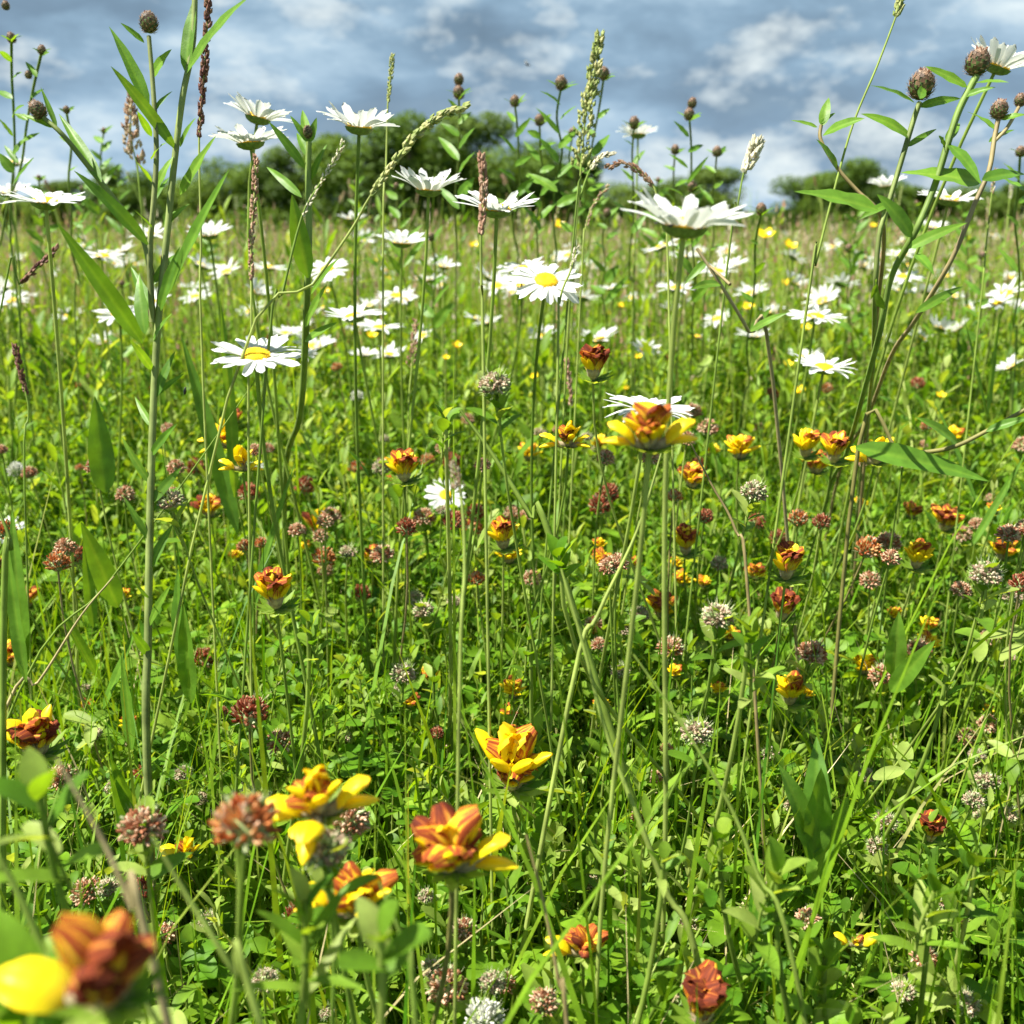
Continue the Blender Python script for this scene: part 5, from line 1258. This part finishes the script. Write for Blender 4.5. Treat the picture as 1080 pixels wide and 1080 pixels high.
shoot(700, 905, 60, 'pale pointed leaf pair on the thick slanting stem', .42, 5, .022, .009, .02)
shoot(1000, 700, 50, 'green leafy shoot under the tiny topped brown clover', .52, 9, .018, .007, .04)
shoot(820, 920, 90, 'big hairy leafy rosette at the lower right', .40, 14, .024, .009, .05)
shoot(985, 940, 90, 'star shaped leafy rosette holding the grey white clover', .42, 12, .028, .006, .04)
shoot(870, 1010, 80, 'leafy shoot beside the winged yellow vetch', .42, 10, .024, .010, .05)
shoot(40, 830, 110, 'blurred pale leafy shoot at the left edge', .28, 8, .03, .010, .05)
shoot(15, 1050, 150, 'large dark blurred leaves in the bottom left corner', .24, 6, .035, .022, .03, 'clover')
shoot(640, 880, 60, 'leafy clover shoot in the lower middle', .46, 11, .02, .008, .05)
shoot(560, 660, 50, 'leafy clover shoot below the centre', .56, 10, .02, .008, .05)
shoot(1030, 900, 70, 'leafy clover shoot at the lower right edge', .45, 11, .022, .009, .06)
shoot(760, 880, 60, 'leafy clover shoot right of the dark gap at the bottom', .44, 11, .02, .010, .06, 'clover')
shoot(250, 860, 60, 'blurred green leaf under the large red brown clover', .30, 5, .02, .012, .02)

def bare_stem(pts, d, lab, mat='stem', r=.0013, dz=.0):
    polyplant('stalk', 'stalk', [[(x, y, d + dz * i) for i, (x, y) in enumerate(pts)]], [], [], lab, 'bare stalks crossing the near meadow', r, r * .3, mat)
bare_stem([(592, 600), (615, 680), (640, 775), (672, 860), (705, 945), (740, 1030)], .44, 'thick pale stalk slanting from the centre to the bottom right', r=.0014)
bare_stem([(485, 432), (520, 480), (560, 545), (590, 595)], .55, 'thick green stalk slanting under the broad grey clover', r=.0018)
bare_stem([(668, 690), (720, 765), (770, 850), (800, 925), (840, 1030)], .40, 'olive stalk slanting through the lower right clover', r=.0010)
bare_stem([(722, 455), (750, 510), (776, 560), (790, 640)], .56, 'dark thin stalk slanting under the reddish brown clover', 'stem_brown', .0010)
bare_stem([(700, 470), (672, 560), (630, 650), (600, 740)], .50, 'green stalk slanting left under the sharp lobed vetch', r=.0013)
bare_stem([(270, 400), (200, 500), (110, 620), (20, 730)], .60, 'pale grass stalk running from the disc daisy down to the left edge', 'stem', .0008)
bare_stem([(120, 608), (85, 650), (40, 720), (0, 760)], .56, 'thin yellow tipped blade bending over the lower left', 'straw', .0010)
bare_stem([(0, 540), (12, 580), (4, 640)], .5, 'pale stalk at the left edge', r=.0016)
bare_stem([(0, 905), (30, 965), (60, 1040), (80, 1100)], .26, 'thick blurred stalk in the bottom left corner', r=.0017)
bare_stem([(60, 800), (110, 890), (140, 960), (170, 1050)], .25, 'brown blurred stalk under the rust vetch with yellow rim', 'stem_brown', .0010)
bare_stem([(160, 880), (200, 950), (250, 1030), (280, 1100)], .27, 'blurred stalk slanting under the dusky pink clover', r=.0011)
bare_stem([(400, 930), (430, 1010), (440, 1100)], .30, 'blurred stalk left of the dark vetch stem', r=.0010)
bare_stem([(555, 880), (575, 960), (590, 1040), (600, 1100)], .36, 'thin stalk turning orange at the bottom middle', 'stem_brown', .0009)
bare_stem([(0, 985), (60, 1012), (150, 1050)], .3, 'pale stalk crossing the bottom left corner', r=.0008)

# ------------------------------------------------------------------ flowering grasses
def grass_head(pts, r_, n, style, mat, seed):
    """spikelets along a curve (local coordinates), pts top to bottom"""
    rg = random.Random(seed); ln = smooth_line(pts, 5); mb = MB(); k = len(ln)
    T = norm(-np.gradient(ln, axis=0)); tube(mb, ln, .0004, 4, mat)
    for i in range(n):
        f = (i + rg.random()) / n; x = f * (k - 1); a = int(x); q = x - a; c = ln[a] * (1 - q) + ln[min(k - 1, a + 1)] * q; t = T[a]
        az = rg.uniform(0, 6.28); ref = np.array([math.cos(az), math.sin(az), 0.1]); o = ref - t * ref.dot(t); o /= np.linalg.norm(o) + 1e-9
        env = math.sin(PI * min(1, .12 + .88 * f) ** .8) ** .6 if style != 'panicle' else (.25 + .75 * f)
        R = r_ * env
        if style == 'spike': d = t * 1.0 + o * rg.uniform(.25, .6); b = c + o * R * .25; Ls, Ws = r_ * 1.5, r_ * .42
        elif style == 'panicle': d = t * .8 + o * rg.uniform(.1, .6); b = c + o * R * rg.uniform(.2, 1) + t * R * .6; Ls, Ws = r_ * .8, r_ * .2
        else: d = t * .9 + o * .5; b = c + o * R * .3; Ls, Ws = r_ * 1.3, r_ * .3
        if style == 'panicle' and rg.random() < .4: tube(mb, [c, b], .00015, 3, mat, rnd=rg.random())
        d = d / np.linalg.norm(d); s1 = np.cross(d, [0.1, .9, .3]); s1 /= np.linalg.norm(s1) + 1e-9; s2 = np.cross(d, s1); m_ = b + d * Ls * .4; e = b + d * Ls
        mb.add([b, m_ + s1 * Ws, m_ + s2 * Ws, m_ - s1 * Ws, m_ - s2 * Ws, e], T=[(0, 2, 1), (0, 3, 2), (0, 4, 3), (0, 1, 4), (5, 1, 2), (5, 2, 3), (5, 3, 4), (5, 4, 1)], mat=mat, rnd=rg.random())
    return mb.mesh('seed_head', False)
GG = 'flowering grass stalks standing above the field'
def spike(path, nh, wpx, d, style, mat, lab, n=90, rs=.0007, smat='stem'):
    """path: pixels from the tip down; the first nh points carry the seed head"""
    W = [P(x, y, d) for x, y in path]; b = run_down(W[-1], W[-2])
    root = empty('flowering_grass', b)
    ln = smooth_line([[0, 0, 0]] * (W[-1].z > .02) + [list(p - b) for p in W[::-1]], 4); mb = MB(); tube(mb, ln, np.linspace(rs * 1.2, rs * .7, len(ln)), 6, smat); link('stem', mb.mesh('stem'), root)
    link('seed_head', grass_head([list(p - b) for p in W[:nh]], wpx * d / F * .5, n, style, mat, int(path[0][0])), root)
    tag(root, lab, 'grass', GG, 'thing')
SP = [
 ([(220, -10), (218, 40), (214, 90), (210, 148), (212, 250), (214, 400)], 4, 11, .62, 'spike', 'spike_dark', 'dark reddish grass spike behind the tall left knapweed stem', 130),
 ([(270, 166), (268, 210), (265, 250), (265, 298), (265, 380), (262, 450)], 4, 9, .60, 'spike', 'spike_pink', 'knobbly pinkish grass spike under the front touching daisy', 100),
 ([(490, 113), (462, 124), (430, 152), (390, 208), (372, 240), (330, 300), (240, 420)], 4, 13, .55, 'spike', 'spike_green', 'fat green rye spike slanting up right across the middle trees', 120),
 ([(414, 58), (412, 80), (409, 110), (407, 180), (404, 280)], 3, 7, .75, 'dense', 'spike_green', 'slim upright foxtail spike above the middle trees', 90),
 ([(632, 40), (626, 80), (618, 120), (612, 185), (606, 260), (600, 330)], 4, 21, .75, 'panicle', 'spike_green', 'tall pale feathery grass plume against the sky', 230),
 ([(508, 166), (510, 195), (509, 225), (507, 250), (508, 320), (510, 400)], 4, 11, .50, 'spike', 'spike_pink', 'pink grass spike in front of a daisy in the middle', 110),
 ([(646, 163), (634, 166), (622, 180), (612, 210), (604, 260)], 3, 9, .7, 'dense', 'spike_pale', 'small pale curved grass spike left of the drooping one', 60),
 ([(642, 176), (658, 172), (676, 182), (690, 198), (700, 240), (705, 300)], 4, 10, .7, 'dense', 'spike_pink', 'drooping pinkish grass head right of the pale plume', 80),
 ([(798, 152), (792, 168), (784, 184), (776, 230), (766, 290)], 3, 18, .7, 'dense', 'spike_pale', 'whitish tufted grass head over the olive tree', 70),
 ([(952, -4), (948, 8), (944, 20), (925, 70), (900, 130), (880, 200), (860, 280), (850, 330)], 3, 13, .60, 'dense', 'spike_green', 'grass head on a hair thin stalk leaving the top of the picture', 40),
 ([(16, 366), (20, 385), (28, 418), (30, 440), (26, 520)], 3, 9, .7, 'spike', 'spike_dark', 'short dark grass spike at the left below the broad flat daisy', 60),
 ([(362, 150), (352, 170), (336, 196), (318, 230), (298, 310), (280, 400)], 4, 8, .56, 'dense', 'spike_pale', 'pale nodding grass spike crossing the unopened knapweed', 70),
 ([(140, 100), (138, 140), (145, 180), (150, 230)], 3, 22, .9, 'panicle', 'seed', 'reddish sorrel like plume behind the tall left knapweed', 90),
 ([(478, 490), (486, 520), (490, 600), (484, 760)], 2, 14, .4, 'panicle', 'seed', 'blurred brown grass plume just left of centre', 60),
 ([(608, 262), (602, 285), (590, 320), (588, 400)], 2, 7, .62, 'dense', 'spike_pale', 'thin pale grass spike touching the facing daisy', 40),
 ([(642, 196), (628, 212), (618, 240), (612, 320)], 3, 6, .8, 'dense', 'seed', 'thin arched grass spike below the drooping head', 50),
 ([(597, 380), (600, 400), (602, 430), (596, 520)], 3, 8, .9, 'spike', 'spike_pink', 'pinkish grass spike left of the tall orange rust vetch', 50),
 ([(438, 340), (436, 365), (434, 390), (430, 470)], 3, 12, .9, 'panicle', 'spike_pink', 'loose pink grass plume above the yellow orange vetch', 60),
 ([(1050, 180), (1046, 205), (1040, 260), (1030, 360)], 2, 6, .8, 'dense', 'seed', 'thin brown grass spike near the right edge', 40),
 ([(60, 262), (40, 282), (20, 300), (0, 330)], 3, 9, .7, 'spike', 'spike_dark', 'dark grass spike lying over at the left edge', 50),
]
for a in SP: spike(*a[:7], n=a[7])
rr_ = random.Random(31)
for i in range(120):
    d = rr_.uniform(1.3, 4.0); px = rr_.uniform(-60, 1140); top = 235 - (rr_.uniform(-.04, .09)) / d * F; lean = rr_.uniform(-30, 30)
    ht = rr_.uniform(18, 42) * .9 / d ** .7; st = rr_.choice(['spike', 'dense', 'panicle', 'dense']); mt = rr_.choice(['spike_pink', 'seed', 'spike_green', 'spike_pale', 'spike_dark', 'seed'])
    path = [(px, top), (px - lean * .12, top + ht * .5), (px - lean * .25, top + ht), (px - lean * .6, top + ht * 2.6), (px - lean, top + ht * 5)]
    spike(path, 3, (16 if st == 'panicle' else 8) * .75 / d, d, st, mt, {'spike_pink': 'pinkish', 'seed': 'rusty', 'spike_green': 'green', 'spike_pale': 'straw pale', 'spike_dark': 'dark brown'}[mt] + ' ' + {'spike': 'knobbly spike of grass', 'dense': 'slim dense spike of grass', 'panicle': 'loose plume of grass'}[st] + ' in the middle distance', n=45, rs=.0007 * (1 + .3 * d))

# ------------------------------------------------------------------ insects
def beetle(px, py, d, L_, lab, cat='beetle', wings=False, ax=(1, 0, .2)):
    c = P(px, py, d); root = empty(cat, c); mb = MB()
    ellipsoid(mb, (0, 0, 0), ax, (L_ * .28, L_ * .24, L_ * .5), 'insect', 10, 7)
    a = Vector(ax).normalized() * L_ * .55
    ellipsoid(mb, tuple(a), ax, (L_ * .17, L_ * .17, L_ * .16), 'insect', 8, 5)
    link('body', mb.mesh('body'), root)
    for k in range(6):
        s = -1 if k % 2 else 1; f = (k // 2 - 1) * .25; m2 = MB(); b0 = np.array(a) * f
        tube(m2, [b0, b0 + np.array([0, s * L_ * .4, L_ * .05]), b0 + np.array([0, s * L_ * .5, -L_ * .3])], L_ * .035, 4, 'insect'); link('leg', m2.mesh('leg'), root)
    if wings:
        for s in (-1, 1):
            m2 = MB(); b0 = np.array([0, 0, L_ * .2]); tp = b0 + np.array([-L_ * .5, s * L_ * .8, L_ * .5]); strip(m2, bez(b0, (b0 + tp) / 2, tp, 6), L_ * .35, (0, 0, 1), 'wing', cols=3, prof='oval'); link('wing', m2.mesh('wing'), root)
    tag(root, lab, cat)
dh = .05 * F / 138
beetle(707, 238, dh - .012, .0022, 'tiny dark beetle near the disc of the largest daisy')
beetle(692, 235, dh - .014, .0016, 'tiny brown beetle out on a petal of the largest daisy', ax=(1, .3, .1))
beetle(195, 413, .54, .0035, 'small dark beetle beside the tall left knapweed stem', ax=(.2, 0, 1))
beetle(556, 68, 2.2, .010, 'small dark insect flying in the open sky', 'fly', True, (1, 0, -.4))
